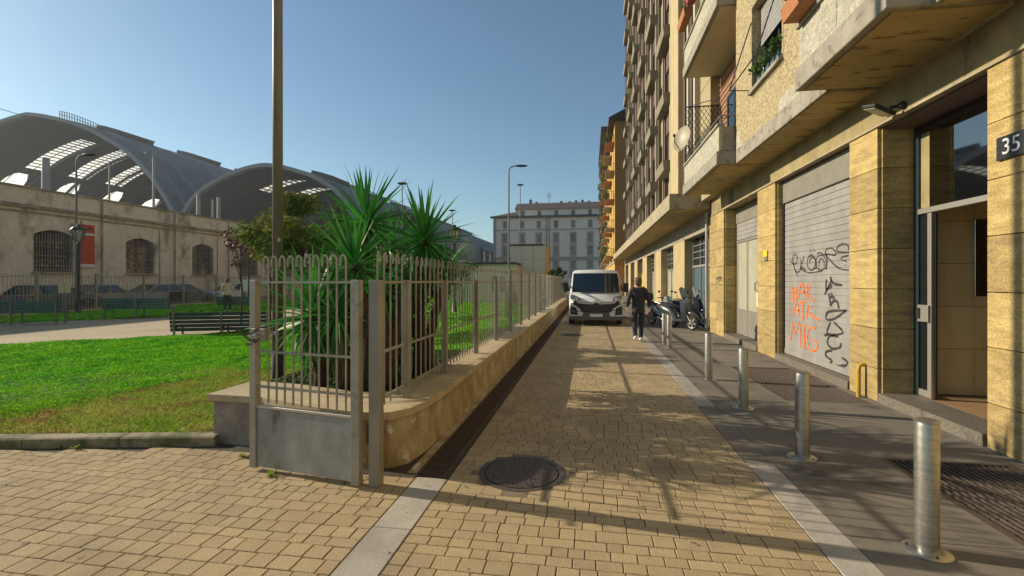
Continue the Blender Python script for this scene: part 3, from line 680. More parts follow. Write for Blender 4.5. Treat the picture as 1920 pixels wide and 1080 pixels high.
strokes('graffiti_stroke', [[(797,285),(800,400)],[(795,290),(842,300),(805,345),(838,372),(800,408)],[(848,375),(876,240),(912,372)],[(860,325),(905,325)],[(932,385),(925,262),(952,275),(930,325),(988,415)],
  [(798,532),(835,408),(855,532)],[(810,492),(852,490)],[(860,415),(918,415)],[(888,418),(888,582)],[(932,440),(925,560)],[(970,450),(930,500),(1030,575)],
  [(780,762),(797,600),(822,705),(857,590),(868,822)],[(880,625),(918,630)],[(900,640),(905,842)],[(1000,655),(950,645),(925,740),(955,845),(1008,842),(1020,785),(985,760)]], m_orange, shT, .034, c6, XG-.0015)
strokes('graffiti_stroke', [[(1135,185),(1160,245),(1240,262)],[(1100,210),(1098,300),(1150,262)],[(1085,345),(1110,290),(1150,215)],[(1120,335),(1140,452)],[(1128,372),(1172,372)],[(1145,330),(1150,372)],[(1140,440),(1165,400),(1195,410),(1212,475)],
  [(1272,490),(1120,500),(1095,555),(1115,575),(1180,560),(1278,488)],[(1135,598),(1108,700),(1250,692),(1168,598)],[(1082,715),(1112,700)],
  [(1205,722),(1130,720),(1108,780),(1150,832),(1220,822),(1228,782)],[(1148,852),(1100,860),(1095,900),(1152,942),(1125,970),(1180,987),(1272,985),(1285,950),(1238,915)]], m_spray, shT, .036, c6, XG-.003)
strokes('graffiti_stroke', [[(112,250),(118,185),(128,215),(140,178),(150,225)],[(108,205),(160,190),(128,240),(150,260)]], m_spray, b35, .018, c6, 3.862)
# small shop door with half shutter
sd2 = thing('shop_door', 'narrow white framed shop door with frosted panes under a half raised shutter', 'door', (4.25, 13.3, .13))
MB().cbox(4.20,4.30,11.93,14.70,3.30,3.735,.006).build('shutter_box', m_shbox, sd2, world=True)
for i in range(4): MB().cbox(4.22,4.25,11.93,14.70,3.30-.12*(i+1)+.006,3.30-.12*i,.004).build('slat', m_shutter, sd2, world=True)
for (ya, yb) in ((11.96,12.02),(12.85,12.95),(14.60,14.66),(13.72,13.80)): MB().cbox(4.21,4.27,ya,yb,.135,2.80,.004).build('frame', m_alum, sd2, world=True)
MB().cbox(4.205,4.275,11.95,14.67,2.74,2.81,.004).build('frame', m_alum, sd2, world=True)
for (ya, yb) in ((12.025,12.845),(12.955,13.715),(13.805,14.595)):
    MB().box(4.235,4.245,ya,yb,.85,2.735).build('pane', m_frost, sd2, world=True); MB().cbox(4.22,4.26,ya,yb,.14,.845,.004).build('kick_panel', m_shbox, sd2, world=True)
MB().cbox(4.19,4.205,12.86,12.94,1.0,1.35,.003).build('lock_plate', m_white, sd2, world=True); MB().tube([(4.19,12.9,1.4),(4.14,12.9,1.42),(4.14,12.9,1.6),(4.19,12.9,1.62)],.012,6).build('handle', m_black, sd2, True, True)
# entrance: frame, leaf, lobby
en = thing('entrance_door', 'open aluminium and glass entrance door with transom above the granite step', 'door', (4.3, 6.3, .13))
MB().cbox(4.30,4.38,7.09,7.175,.14,3.69,.004).cbox(4.30,4.38,5.42,5.48,.14,3.69,.004).build('jamb', m_dgreen, en, world=True)
MB().cbox(4.30,4.38,5.48,7.09,3.60,3.69,.004).build('head_bar', m_black, en, world=True)
MB().cbox(4.29,4.36,5.48,7.088,2.53,2.60,.004).build('transom_bar', m_alum, en, world=True)
MB().cbox(4.335,4.34,5.5,6.93,2.61,3.59,.001).build('transom_pane', m_mirror, en, world=True)
MB().box(4.332,4.345,6.93,7.088,2.61,3.59).build('transom_side_panel', m_fascia, en, world=True)
lf = MB().cbox(4.30,4.345,6.85,6.92,.145,2.525,.004).cbox(4.30,4.345,6.92,7.085,.145,.23,.004).build('leaf_frame', m_alum, en, world=True)
MB().box(4.32,4.326,6.925,7.085,.235,2.52).build('pane', m_glasst, en, world=True)
MB().cbox(4.345,4.37,6.84,6.88,.15,2.52,.003).build('leaf_edge', m_black, en, world=True)
lk = MB().cbox(4.27,4.299,6.86,7.06,1.12,1.34,.004).build('lock_case', m_alum, en, world=True)
MB().cbox(4.255,4.27,7.0,7.07,1.16,1.30,.004).build('handle', m_black, lk, world=True)
lb = thing('lobby', 'tan panelled entrance lobby seen through the open door', 'lobby', (6.1, 5.3, 0))
MB().box(4.32,8,3.0,7.2,.06,.132).build('floor', m_lobfloor, lb, world=True)
for z0, z1 in ((.14,.75),(.755,1.31),(1.315,1.88),(1.885,2.45),(2.455,3.02),(3.025,3.6)):
    for k in range(6): MB().cbox(4.40+.60*k,4.40+.60*k+.596,7.16,7.2,z0,z1,.003).build('wall_panel', m_lobby, lb, world=True)
MB().cbox(4.995,6.3,7.14,7.156,1.45,2.46,.004).build('mirror', m_mirror, lb, world=True)
MB().box(7.9,7.98,3.0,7.15,.14,3.7).build('back_wall', m_lobby, lb, world=True)
MB().box(4.35,7.9,3.0,7.15,3.69,3.72).build('ceiling', m_soffitc, lb, world=True)
# number plaque
pq = thing('number_plaque', 'black plaque with white number 35 on the near stone pier', 'sign', onX(1901, 272, 3.865))
MB().cbox(-.022,-.002,-.165,.165,-.11,.11,.004).build('plate', m_black, pq)
text('digits', '35', .21, m_white, pq, (-.023,0,0), (PI/2,0,-PI/2), .002)
# yellow notice and gas pipe
yn = thing('notice_plate', 'small yellow notice plate on the narrow stone pier', 'sign', onX(1436, 480, 3.86))
MB().cbox(-.02,.008,-.10,.10,-.02,.12,.004).build('plate', m_yellow2, yn); MB().cbox(-.015,.008,-.10,.10,-.10,-.03,.004).build('lower_plate', m_shbox, yn)
gpz = thing('gas_pipe', 'bent yellow gas pipe rising from the pavement beside the shutter', 'pipe', (3.78, 7.48, 0))
MB().tube([(0,0,-.01),(0,0,.38),(.01,0,.44),(.05,0,.465),(.10,0,.46)], .028, 10).build('pipe', m_yellow, gpz, True)
# ================================================================ TALL BUILDING
tb = thing('tall_building', 'tall brown ribbed apartment block with rows of small boxed balconies over a canopy', 'building', (6, 33, 0))
holes = []
FH = 2.9; Z1 = 6.46
bayY = [21.2+4.5*i for i in range(6)]
for y in bayY:
    for k in range(0, 11): holes += [(y+2.6, y+3.5, Z1+FH*k+.2, Z1+FH*k+1.9), (y+.2, y+1.7, Z1+FH*k-.1, Z1+FH*k+1.9)]
MB().wall('x', 3.6, 3.9, 16.5, 49.5, 4.58, 38, holes).build('upper_wall', m_tallwall, tb, world=True)
MB().box(3.95, 16, 16.5, 49.5, 4.58, 38).build('core', m_brown, tb, world=True)
pane = MB().box(0,.02,-.45,.45,0,1.7).mesh('window', m_glass); pane2 = MB().box(0,.02,-.75,.75,0,2.0).mesh('window', m_glass)
fr1 = MB().box(-.03,.0,-.03,.03,0,1.7).box(-.03,0,-.45,.45,.8,.86).mesh('window_frame', m_brown)
bbx = MB().prism([(0,0),(-.44,.0),(-.48,.42),(0,.42)], 0, 2.3, 'y').mesh('balcony_box', m_boxb)
bbx.name = 'balcony_box'
rail_me = MB().box(-.47,-.44,0,2.5,.80,.84).mesh('rail', m_black)
for i, y in enumerate(bayY):
    for k in range(0, 11):
        z = Z1+FH*k
        w = link('window', pane, tb, (3.82-6, y+3.05-33, z+.2)); link('window_frame', fr1, w)
        w = link('window', pane2, tb, (3.82-6, y+.95-33, z-.1)); link('window_frame', fr1, w, (0,0,.2))
        link('balcony_box', bbx, tb, (3.56-6, y-.1-33, z-.05))
        if k < 10: 
            MB().cbox(3.50,3.598,y+.15,y+1.75,z+1.91,z+FH-.11,.004).build('spandrel_panel', m_brown, tb, world=True)
            MB().cbox(3.52,3.598,y+2.55,y+3.55,z+1.91,z+FH+.19,.004).build('spandrel_panel', m_tallwall, tb, world=True)
    for yy, m, w, p in ((y-.05,m_rib,.16,.22),(y+1.85,m_brown,.2,.14),(y+2.25,m_rib,.10,.18),(y+3.62,m_brown,.2,.16),(y+4.0,m_rib,.10,.12)):
        MB().box(3.6-p,3.599,yy,yy+w,4.6,38).build('rib', m, tb, world=True)
MB().box(3.36,3.595,19.1,20.95,4.6,38).build('end_pilaster', M('pilaster_render', (.46,.37,.21), (.38,.30,.16), sc=1.5, rough=.9, fine=.15), tb, world=True)
for yy, m in ((16.6,m_rib),(17.1,m_brown),(17.7,m_rib),(18.3,m_brown)): MB().box(3.45,3.595,yy,yy+.25,4.6,38).build('rib', m, tb, world=True)
can = MB().cbox(2.60,3.9,16.4,54.4,4.02,4.55,.01).build('canopy', m_concrete, tb, world=True)
MB().box(2.68,3.85,16.48,54.3,3.99,4.018).build('canopy_soffit', m_soffit, can, world=True)
MB().box(3.87,4.2,16.5,55,3.35,4.0).build('lintel_band', m_slab, tb, world=True)
MB().box(4.6,16,16.5,55,-.02,4.0).build('ground_core', m_brown, tb, world=True)
gy = 20.6; k = 0; prev = 16.55
shops = [('blue tinted shop window beside the parked scooters',0),('grey panelled shop window beyond the scooters',1),('shop window with white grille bars under the canopy',2),('yellow framed shop window far under the canopy',3),('dim shop window near the far end of the canopy',4),('farthest shop window under the canopy',5)]
m_pier = M('pier_render', (.46,.36,.19), (.38,.29,.15), sc=1, rough=.9, fine=.1, vary=.06)
for i in range(6):
    MB().cbox(3.87,4.3,gy,gy+2.65,-.01,3.348,.008).build('pier', m_pier, tb, world=True)
    y0, y1 = prev, gy-.01
    s = thing('shop_window', shops[i][0], 'shop window', (4.2,(y0+y1)/2,0))
    mgl = (m_glassb, m_frost, m_shutter, m_yellow2 if i == 3 else m_glass, m_glass, m_glassb)[i]
    MB().box(4.24,4.26,y0+.05,y1-.05,.45,2.2).build('lower_pane', mgl, s, world=True)
    MB().box(4.24,4.26,y0+.05,y1-.05,2.28,3.3).build('upper_pane', m_glass, s, world=True)
    MB().cbox(4.2,4.5,y0+.02,y1-.02,-.01,.44,.006).build('plinth', m_shbox, s, world=True)
    fm = MB().box(4.19,4.235,y0+.03,y1-.03,2.2,2.28)
    for q in range(4): yy = y0+.06+(y1-y0-.18)*q/3; fm.box(4.192,4.236,yy,yy+.06,.441,2.198).box(4.192,4.236,yy,yy+.06,2.282,3.34)
    for q in (1,2,3): fm.box(4.205,4.23,y0+.12,y1-.12,2.3+q*.25,2.33+q*.25)
    fm.build('frame', m_shutter if i % 2 == 0 else m_alum, s, world=True)
    prev = gy+2.66; gy += 6.6
# drain pipe between buildings
dp = thing('drain_pipe', 'pale drain pipe at the joint between the two near buildings', 'pipe', (3.80, 16.47, 0))
MB().tube([(0,0,0),(0,0,3.9)], .05, 10).build('pipe', m_shutter, dp, True)
# ================================================================ ORANGE BUILDINGS (right, far)
def rail_balcony(t, X, y0, y1, z, plants):
    MB().cbox(X-1.0,X-.002,y0,y1,z,z+.14,.005).build('balcony_slab', m_terra if plants else m_concrete, t, world=True)
    rb = MB().bar((X-.97,y0,z+1.0),(X-.97,y1,z+1.0),.04,.04)
    n = int((y1-y0)/.14)
    for i in range(n+1): rb.bar((X-.97,y0+(y1-y0)*i/n,z+.14),(X-.97,y0+(y1-y0)*i/n,z+1.0),.018,.018)
    for i in range(7): rb.bar((X-.97+i*.15,y0,z+.14),(X-.97+i*.15,y0,z+1.0),.018,.018)
    rb.bar((X-.97,y0,z+1.0),(X,y0,z+1.0),.04,.04)
    rb.build('railing', m_brown, t, world=True)
    if plants:
        lb = MB(); 
        for i in range(int((y1-y0)/.5)): leafball(lb, (X-.95, y0+.3+i*.5, z+.9+random.random()*.3), .35, 60, .14)
        lb.build('balcony_plants', m_bush, t, world=True, kind='stuff')
o1 = thing('ochre_building', 'ochre apartment block with orange end wall and planted balconies', 'building', (8, 68, 0))
hl = [(58+5*i, 59.2+5*i, 5+3.3*k, 7.2+3.3*k) for i in range(5) for k in range(5)]
MB().wall('x', 2.8, 3.2, 55.3, 82, 0, 19.8, hl).build('front_wall', m_ochre, o1, world=True)
MB().box(3.25,14,55.3,82,0,19.8).build('core', m_orangew, o1, world=True)
MB().box(2.79,14,55.0,55.29,0,19.8).build('end_wall', m_orangew, o1, world=True)
MB().prism([(2.1,19.8),(14.5,19.8),(14.5,20.1),(8,23),(2.1,20.1)], 54.5, 82.5, 'y').build('roof', m_rooftile, o1, world=True)
for i, (ya, yb) in enumerate(((56,60),(62,67),(70,75),(77,81))):
    for k in range(5): rail_balcony(o1, 2.8, ya, yb, 4.4+3.3*k, (i+k) % 2 == 0)
wme = MB().box(0,.04,-.6,.6,0,2.2).mesh('window', m_glass)
for h in hl: link('window', wme, o1, (3.1-8, (h[0]+h[1])/2-68, h[2]))
MB().cbox(2.72,2.79,55.0,82,3.7,4.0,.01).build('string_course', m_concrete, o1, world=True)
o2 = thing('balconied_building', 'farthest yellow apartment tower crowded with plant filled balconies', 'building', (8, 94, 0))
hl = [(86+4*i, 87.3+4*i, 5+3.2*k, 7.2+3.2*k) for i in range(4) for k in range(7)]
MB().wall('x', 2.9, 3.3, 83.5, 104, 0, 27.8, hl).build('front_wall', m_ochre, o2, world=True)
MB().box(3.35,14,83.5,104,0,27.8).build('core', m_ochre, o2, world=True)
MB().box(1.9,14.5,83,104.5,27.8,28.2).build('roof', m_rooftile, o2, world=True)
for i, (ya, yb) in enumerate(((84.5,90),(92,97),(98.5,103.5))):
    for k in range(7): rail_balcony(o2, 2.9, ya, yb, 4.3+3.2*k, (i+k) % 2 == 1)
for h in hl: link('window', wme, o2, (3.2-8, (h[0]+h[1])/2-94, h[2]))
# ================================================================ GREY BUILDING at the end
YG = 128
gbld = thing('grey_building', 'long grey five storey building closing the end of the street', 'building', (-8, YG+6, 0))
def gz(py, px=1020): return onY(px, py, YG).z
XL, XR = onY(925, 400, YG).x, 14
cols = [onY(px, 400, YG).x for px in (946.5, 979, 1010.5, 1042.5, 1074.5, 1106.5)]+[onY(1106.5,400,YG).x+4.6*i for i in (1,2,3)]
rowsz = [(gz(428),gz(413.5)),(gz(455),gz(438)),(gz(479),gz(461.5)),(gz(503),gz(490)),(1.0,4.2)]
hl = [(x-.62, x+.62, z0, z1) for x in cols for z0, z1 in rowsz]
hr = [(b, a) for a, b in []]
MB().wall('y', YG, YG+.5, XL, XR, 0, gz(407), hl).build('front_wall', m_grey, gbld, world=True)
MB().box(XL, XR, YG+.55, YG+14, 0, gz(407)).build('core', m_grey, gbld, world=True)
wm1 = MB().box(-.62,.62,.28,.32,0,2.6).mesh('window', m_glass); shm = MB().box(-.62,-.2,.1,.15,0,2.55).box(.2,.62,.1,.15,0,2.55).mesh('shutter', m_greytrim)
frm = MB().box(-.85,-.64,-.08,-.002,-.1,2.75).box(.64,.85,-.08,-.002,-.1,2.75).box(-.95,.95,-.16,-.002,2.76,3.0).box(-.95,.95,-.16,-.002,-.3,-.11).mesh('surround', m_greytrim)
for j, (z0, z1) in enumerate(rowsz):
    sc = (z1-z0)/2.6
    for i, x in enumerate(cols):
        w = link('window', wm1, gbld, (x+8, -6, z0), None, (1,1,sc))
        if (i*3+j) % 4 != 1: link('shutter', shm, w)
        if j > 0: link('surround', frm, w)
for py, th, pr in ((406,.55,.7),(430.5,.25,.15),(483.5,.4,.35),(487.5,.25,.2)):
    MB().box(XL-pr, XR, YG-pr, YG-.004, gz(py)-th/2, gz(py)+th/2).build('cornice', m_greytrim if py > 410 else m_sheddark, gbld, world=True)
MB().box(XL+.0,XL+.8,YG-.12,YG-.004,0,gz(409)).build('corner_pilaster', m_greytrim, gbld, world=True)
for px in (1024.5, 1030): MB().box(onY(px,400,YG).x-.2,onY(px,400,YG).x+.2,YG-.2,YG-.004,0,gz(408)).build('down_pipe', m_greytrim, gbld, world=True)
XA = onY(969, 400, YG).x; zA0, zA1 = gz(406)+.3, gz(391)
ha = [(x-.5,x+.5,gz(404),gz(393.5)) for x in cols[1:]]
MB().wall('y', YG+1.2, YG+1.6, XA, XR, zA0, zA1, ha).build('attic_wall', m_grey, gbld, world=True)
MB().box(XA,XR,YG+1.65,YG+12,zA0,zA1).build('attic_core', m_greytrim, gbld, world=True)
for h in ha: link('window', wm1, gbld, ((h[0]+h[1])/2+8, 1.2-6, h[2]), None, (.8,1,(h[3]-h[2])/2.6))
MB().prism([(YG+.6,zA1),(YG+13,zA1),(YG+8,zA1+2.3),(YG+5,zA1+2.3)], XA-.7, XR, 'x').build('attic_roof', m_rooftile, gbld, world=True)
MB().add([(XL-.8,YG-.6,gz(407)+.3),(XA-.02,YG-.6,gz(407)+.3),(XA-.02,YG+13,gz(407)+.3),(XL-.8,YG+13,gz(407)+.3),(XL+.5,YG+6,gz(407)+.6),(XA-.02,YG+4,gz(391))], [(0,1,5,4),(1,2,5),(2,3,4,5),(3,0,4),(0,3,2,1)]).build('side_roof', m_rooftile, gbld, world=True)
for px, h in ((994,1.6),(1005,.7),(1052,.8),(1068,.6),(1080,.9),(1092,1.0),(1104,.6)):
    x = onY(px,380,YG+5).x; MB().box(x-.35,x+.35,YG+6,YG+6.7,zA1+2.0,zA1+2.3+h*.8).build('chimney', m_brick, gbld, world=True)
ax = onY(1029,380,YG+5).x
ant = MB().tube([(ax,YG+6,zA1+2),(ax,YG+6,zA1+5.6)],.06,6)
for i in range(4): ant.bar((ax-.7+.1*i,YG+6,zA1+4.2+.35*i),(ax+.7-.1*i,YG+6,zA1+4.2+.35*i),.06,.06)
ant.build('antenna', m_lamp, gbld, world=True)
# cabins behind the fence
cb = thing('cabin', 'plain pale box cabin with thin dark roof edge behind the fence', 'cabin', (-4.7, 37.6, 0))
MB().box(-6.03,-3.36,36,39.3,-.02,4.35).build('wall', m_cabin, cb, world=True); MB().cbox(-6.12,-3.5,35.9,39.4,4.35,4.47,.01).build('roof', m_sheddark, cb, world=True)
for x in (-5.14,-4.25): MB().box(x-.012,x+.012,35.985,35.998,0,4.35).build('panel_joint', m_greytrim, cb, world=True)
for z in (1.1,2.2,3.3): MB().box(-6.03,-3.36,35.986,35.999,z-.01,z+.01).build('panel_joint', m_greytrim, cb, world=True)
MB().box(-3.358,-3.34,36.0,39.3,-.02,4.34).build('side_wall', m_ochre, cb, world=True)
cb2 = thing('low_cabin', 'low pale cabin with dark flat roof left of the box cabin', 'cabin', (-7.6, 35, 0))
MB().box(-10.0,-5.3,33.2,35.8,-.02,2.85).build('wall', m_cabin, cb2, world=True); MB().cbox(-10.1,-5.2,33.0,35.88,2.85,3.0,.01).build('roof', m_sheddark, cb2, world=True)
MB().box(-8.6,-7.7,33.15,33.198,0,2.1).build('door', m_white, cb2, world=True)
for x in (-6.9,-6.3): MB().box(x,x+.35,33.15,33.198,.9,2.0).build('window', m_glass, cb2, world=True)
# ================================================================ STATION (left)
st = thing('station_wall', 'long weathered stone station wall with barred arched windows', 'wall', (-34.5, 35, 0))
XW = -34.0; WT = 7.45
wy = [24.2+5.95*i-11.9 for i in range(22)]
def arch_hole(mb, y0, y1, zs, zt, X0, X1, ycut0, ycut1, z1):   # fills the spandrel above an arched opening
    n = 8; R = [(y0+(y1-y0)*k/n, zs+(zt-zs)*math.sin(PI*k/n)**.8) for k in range(n+1)]
    mb.prism([(y0,z1),(y0,zs)]+R[1:-1]+[(y1,zs),(y1,z1)], X0, X1, 'x')
z0, zs, zt = 2.25, 4.55, 4.92
hl = []
for y in wy: hl.append((y, y+2.35, z0, zt+.02))
mb = MB().wall('x', XW-.8, XW, -20, 150, -.1, WT-.9, hl)
for y in wy: arch_hole(mb, y, y+2.35, zs, zt, XW-.799, XW-.001, 0, 0, zt+.02)
mb.build('wall', m_station, st, world=True)
MB().box(XW-.9,XW-.01,-20,150,WT-.9,WT-.12).build('parapet', m_station, st, world=True)
MB().box(XW-1.0,XW+.10,-20,150,WT-.12,WT).build('coping', m_stationtrim, st, world=True)
MB().box(XW-.0,XW+.22,-20,150,WT-1.32,WT-1.12).build('cornice', m_stationtrim, st, world=True)
MB().box(XW-.0,XW+.10,-20,150,WT-1.62,WT-1.52).build('cornice', m_stationtrim, st, world=True)
MB().box(XW+.0,XW+.10,-20,150,-.1,1.35).build('plinth', m_station, st, world=True)
gri = MB()
for k in range(15): gri.box(-.0,.04,k*.155+.08,k*.155+.11,.02,2.5 if 2 < k < 12 else 2.3)
for zz in (.12,.35,1.0,1.85): gri.box(-.01,.05,.02,2.33,zz,zz+.035)
for yc in (.72,1.60):
    for zc2 in (.55,1.75):
        gri.box(-.02,.0,yc-.22,yc+.22,zc2-.17,zc2-.13).box(-.02,.0,yc-.22,yc+.22,zc2+.16,zc2+.2).box(-.02,0,yc-.22,yc-.18,zc2-.13,zc2+.16).box(-.02,0,yc+.18,yc+.22,zc2-.13,zc2+.16)
gme = gri.mesh('window_grille', m_stationtrim); dk = MB().box(-.5,-.45,0,2.35,0,2.68).mesh('window_back', m_glass)
frw = MB().box(-.4,-.34,0,.1,0,2.6).box(-.4,-.34,2.25,2.35,0,2.6).box(-.4,-.34,1.12,1.22,0,2.6).box(-.4,-.34,0,2.35,1.5,1.58).mesh('window_frame', m_brown)
sil = MB().cbox(-.1,.16,-.12,2.47,-.16,-.01,.01).mesh('window_sill', m_stationtrim)
key = MB().prism([(1.08,2.70),(1.27,2.70),(1.33,3.35),(1.02,3.35)], -.01, .07, 'x').mesh('keystone', m_station)
for y in wy:
    w = link('window', dk, st, (XW+34.5, y-35, z0)); link('window_grille', gme, w, (-.12,0,0)); link('window_frame', frw, w); link('window_sill', sil, w); link('keystone', key, w)
for i, y in enumerate(wy):
    yy = y+4.1; MB().tube([(XW+.12,yy,-.0),(XW+.12,yy,WT-.2)], .055, 6).build('rain_pipe', m_stationtrim, st, True, True)
    MB().box(XW,XW+.05,y+2.75,y+2.8,1.4,WT-1.7).build('panel_groove', m_stationtrim, st, world=True)
# banner
bn = thing('banner', 'red vertical banner with white bands on the station wall', 'banner', (-33.7, 27.9, 3.2))
b0, b1 = onX(152, 497, -33.7), onX(177, 423, -33.7)
MB().box(-33.72,-33.68,b0.y,b1.y,b0.z+.08,b1.z).build('cloth', M('banner_red', (.55,.07,.02), (.48,.06,.02), sc=1), bn, world=True)
MB().box(-33.675,-33.665,b0.y,b1.y,b1.z-.72,b1.z-.58).box(-33.73,-33.67,b0.y,b1.y,b0.z-.12,b0.z+.07).build('white_band', m_white, bn, world=True)
MB().prism([(b0.y+.18,b1.z-.42),(b0.y+.5,b1.z-.18),(b0.y+.75,b1.z-.34),(b0.y+.5,b1.z-.30)], -33.675,-33.668,'x').build('emblem', m_black, bn, world=True)
# train shed vaults
YE = 101.0
def vault(lab, px_pts, Xc, Zbase, Y1, bands=None, lun=None, grp='station train shed vaults', sidebands=True, lant=None):
    half = []
    for px, py in px_pts: p = onY(px, py, YE); half.append((p.x-Xc, p.z))
    half = [q for q in half if q[0] > .5]
    top = max(q[1] for q in half); half = [(0, top+.05)]+half; last = half[-1]; prev = half[-2]
    sl = min(-1.2, (last[1]-prev[1])/(last[0]-prev[0]+1e-6)); z = last[1]; x = last[0]
    while z > Zbase: x += 1.0; sl *= 1.25; z = max(Zbase, z+sl); half.append((x, z))
    H2 = []   # resample
    for (xa, za), (xb, zb) in zip(half, half[1:]):
        n = max(1, int(math.hypot(xb-xa, zb-za)/.5)); H2 += [(xa+(xb-xa)*k/n, za+(zb-za)*k/n) for k in range(n)]
    H2.append(half[-1]); W2 = H2[-1][0]
    prof = [(-x, z) for x, z in reversed(H2)]+H2[1:]
    t = thing('train_shed', lab, 'train shed', (Xc, (YE+Y1)/2, Zbase), 0, None)
    ys = sorted(set([YE, Y1]+[b for band_ in (bands or []) for b in band_[:2]]+[b for l in (lun or []) for b in l[:2]]+[b for l in (lant or []) for b in l[:2]]))
    skin_ = MB(); sky_ = MB(); bars = MB()
    def inh(ya, yb, x):
        for b in (bands or []):
            if b[0] <= ya and yb <= b[1] and b[2] <= x <= b[3]: return 1
        for b in (lun or []):
            if b[0] <= ya and yb <= b[1] and b[2] <= x <= b[3]: return 2
        for b in (lant or []):
            if b[0] <= ya and yb <= b[1] and b[2] <= x <= b[3]: return 3
        return 0
    T = .5
    for ya, yb in zip(ys, ys[1:]):
        for i in range(len(prof)-1):
            (xa, za), (xb, zb) = prof[i], prof[i+1]; hh = inh(ya, yb, (xa+xb)/2)
            nx, nz = -(zb-za), (xb-xa); l = math.hypot(nx, nz); nx, nz = nx/l*T, nz/l*T
            a, b = Xc+xa, Xc+xb
            if hh in (0,3):
                skin_.add([(a,ya,za),(b,ya,zb),(b,yb,zb),(a,yb,za)], [(0,1,2,3)], 0)
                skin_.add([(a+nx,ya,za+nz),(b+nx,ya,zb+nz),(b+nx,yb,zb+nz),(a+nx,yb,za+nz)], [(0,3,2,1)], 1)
                if hh == 3:
                    q = 1.6; sky_.add([(a+nx*q,ya+.3,za+nz*q+1.1),(b+nx*q,ya+.3,zb+nz*q+1.1),(b+nx*q,yb-.3,zb+nz*q+1.1),(a+nx*q,yb-.3,za+nz*q+1.1)], [(0,1,2,3)])
                    bars.bar((a+nx*1.5,ya+.2,za+nz*1.5+.5),(b+nx*1.5,ya+.2,zb+nz*1.5+.5),.3,1.2); bars.bar((a+nx*q,ya+.3,za+nz*q+1.15),(a+nx*q,yb-.3,za+nz*q+1.15),.25,.2)
            else:
                pass
    for kind_, lst in ((1, bands or []), (2, lun or [])):
        for b_ in lst:
            for i in range(len(prof)-1):
                (xa, za), (xb, zb) = prof[i], prof[i+1]
                if not (b_[2] <= (xa+xb)/2 <= b_[3]): continue
                nx, nz = -(zb-za), (xb-xa); l = math.hypot(nx, nz); nx, nz = nx/l*T, nz/l*T; a, b = Xc+xa, Xc+xb
                nseg = max(1, round((b_[1]-b_[0])/1.25)); g = .12
                for s_ in range(nseg):
                    y0_, y1_ = b_[0]+(b_[1]-b_[0])*s_/nseg, b_[0]+(b_[1]-b_[0])*(s_+1)/nseg
                    sky_.add([(a+nx*.5,y0_+g,za+nz*.5),(b+nx*.5,y0_+g,zb+nz*.5),(b+nx*.5,y1_-g,zb+nz*.5),(a+nx*.5,y1_-g,za+nz*.5)], [(0,1,2,3)])
                    if kind_ == 1 and s_ % 2 == 0: bars.bar((a+nx*.3,y0_,za+nz*.3),(b+nx*.3,y0_,zb+nz*.3),.16,.12)
                if kind_ == 1 and i % 3 == 0: bars.bar((a+nx*.3,b_[0],za+nz*.3),(a+nx*.3,b_[1],za+nz*.3), .3, .25)
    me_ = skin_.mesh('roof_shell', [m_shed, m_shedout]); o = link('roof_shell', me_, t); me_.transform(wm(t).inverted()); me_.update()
    if sky_.v: sky_.build('skylight', m_skylight, t, world=True)
    if bars.v: bars.build('glazing_bars', m_sheddark, t, world=True, kind='stuff')
    rim = MB()
    for i in range(len(prof)-1):
        (xa, za), (xb, zb) = prof[i], prof[i+1]
        nx, nz = -(zb-za), (xb-xa); l = math.hypot(nx, nz); nx, nz = nx/l, nz/l
        q = .35
        rim.add([(Xc+xa-nx*q,YE-.8,za-nz*q),(Xc+xb-nx*q,YE-.8,zb-nz*q),(Xc+xb+nx*.5,YE-.8,zb+nz*.5),(Xc+xa+nx*.5,YE-.8,za+nz*.5),(Xc+xa-nx*q,YE+.6,za-nz*q),(Xc+xb-nx*q,YE+.6,zb-nz*q),(Xc+xb+nx*.5,YE+.6,zb+nz*.5),(Xc+xa+nx*.5,YE+.6,za+nz*.5)],
                [(0,1,2,3),(7,6,5,4),(0,4,5,1),(3,2,6,7)])
    rim.build('rim_arch', m_shedrim, t, world=True)
    seam = MB(); y_ = YE+4
    while y_ < Y1:
        for i in range(0, len(prof)-2, 2):
            (xa, za), (xb, zb) = prof[i], prof[i+2]; nx, nz = -(zb-za), (xb-xa); l = math.hypot(nx, nz); nx, nz = nx/l*.6, nz/l*.6
            seam.bar((Xc+xa+nx,y_,za+nz),(Xc+xb+nx,y_,zb+nz),.35,.3)
        y_ += 6.2
    seam.build('roof_seam', m_shedrim, t, world=True, kind='stuff')
    yy = YE+11
    for _ in range(int((Y1-YE)/11)):   # ribs under the shell
        rb = MB()
        for i in range(0, len(prof)-1): (xa, za), (xb, zb) = prof[i], prof[i+1]; rb.bar((Xc+xa*.985,yy,za-.5),(Xc+xb*.985,yy,zb-.5),.3,.9)
        rb.build('roof_rib', m_sheddark, t, world=True); yy += 11
    return t, prof
big = [(60,216),(85,219),(110,224),(135,231),(160,240),(180,249),(200,260),(220,272),(240,285),(258,301),(275,320),(288,335),(300,352),(312,371),(325,393)]
bands = [(118+12*i, 124.4+12*i, -26, -6) for i in range(3)]
luns = [(119.3+15.2*i-w_, 119.3+15.2*i+w_, xl-.01, xl+.51) for i in range(10) for w_, xl in [(3.1*math.sqrt(1-(j_/9)**2), -33.0+.5*j_) for j_ in range(9)]]
lants = [(112+26*i, 124+26*i, 7, 14) for i in range(7)]
t1, pr1 = vault('largest arched train shed with light skylight strips, at the left edge', big, -143.0, 7.5, 330, bands, luns, lant=lants)
t1['group'] = 'arched train sheds of the station'
sec = [(505,311),(520,312.5),(535,315),(552,319.5),(570,325),(585,331),(600,338),(615,347),(630,358),(642,370),(652,385)]
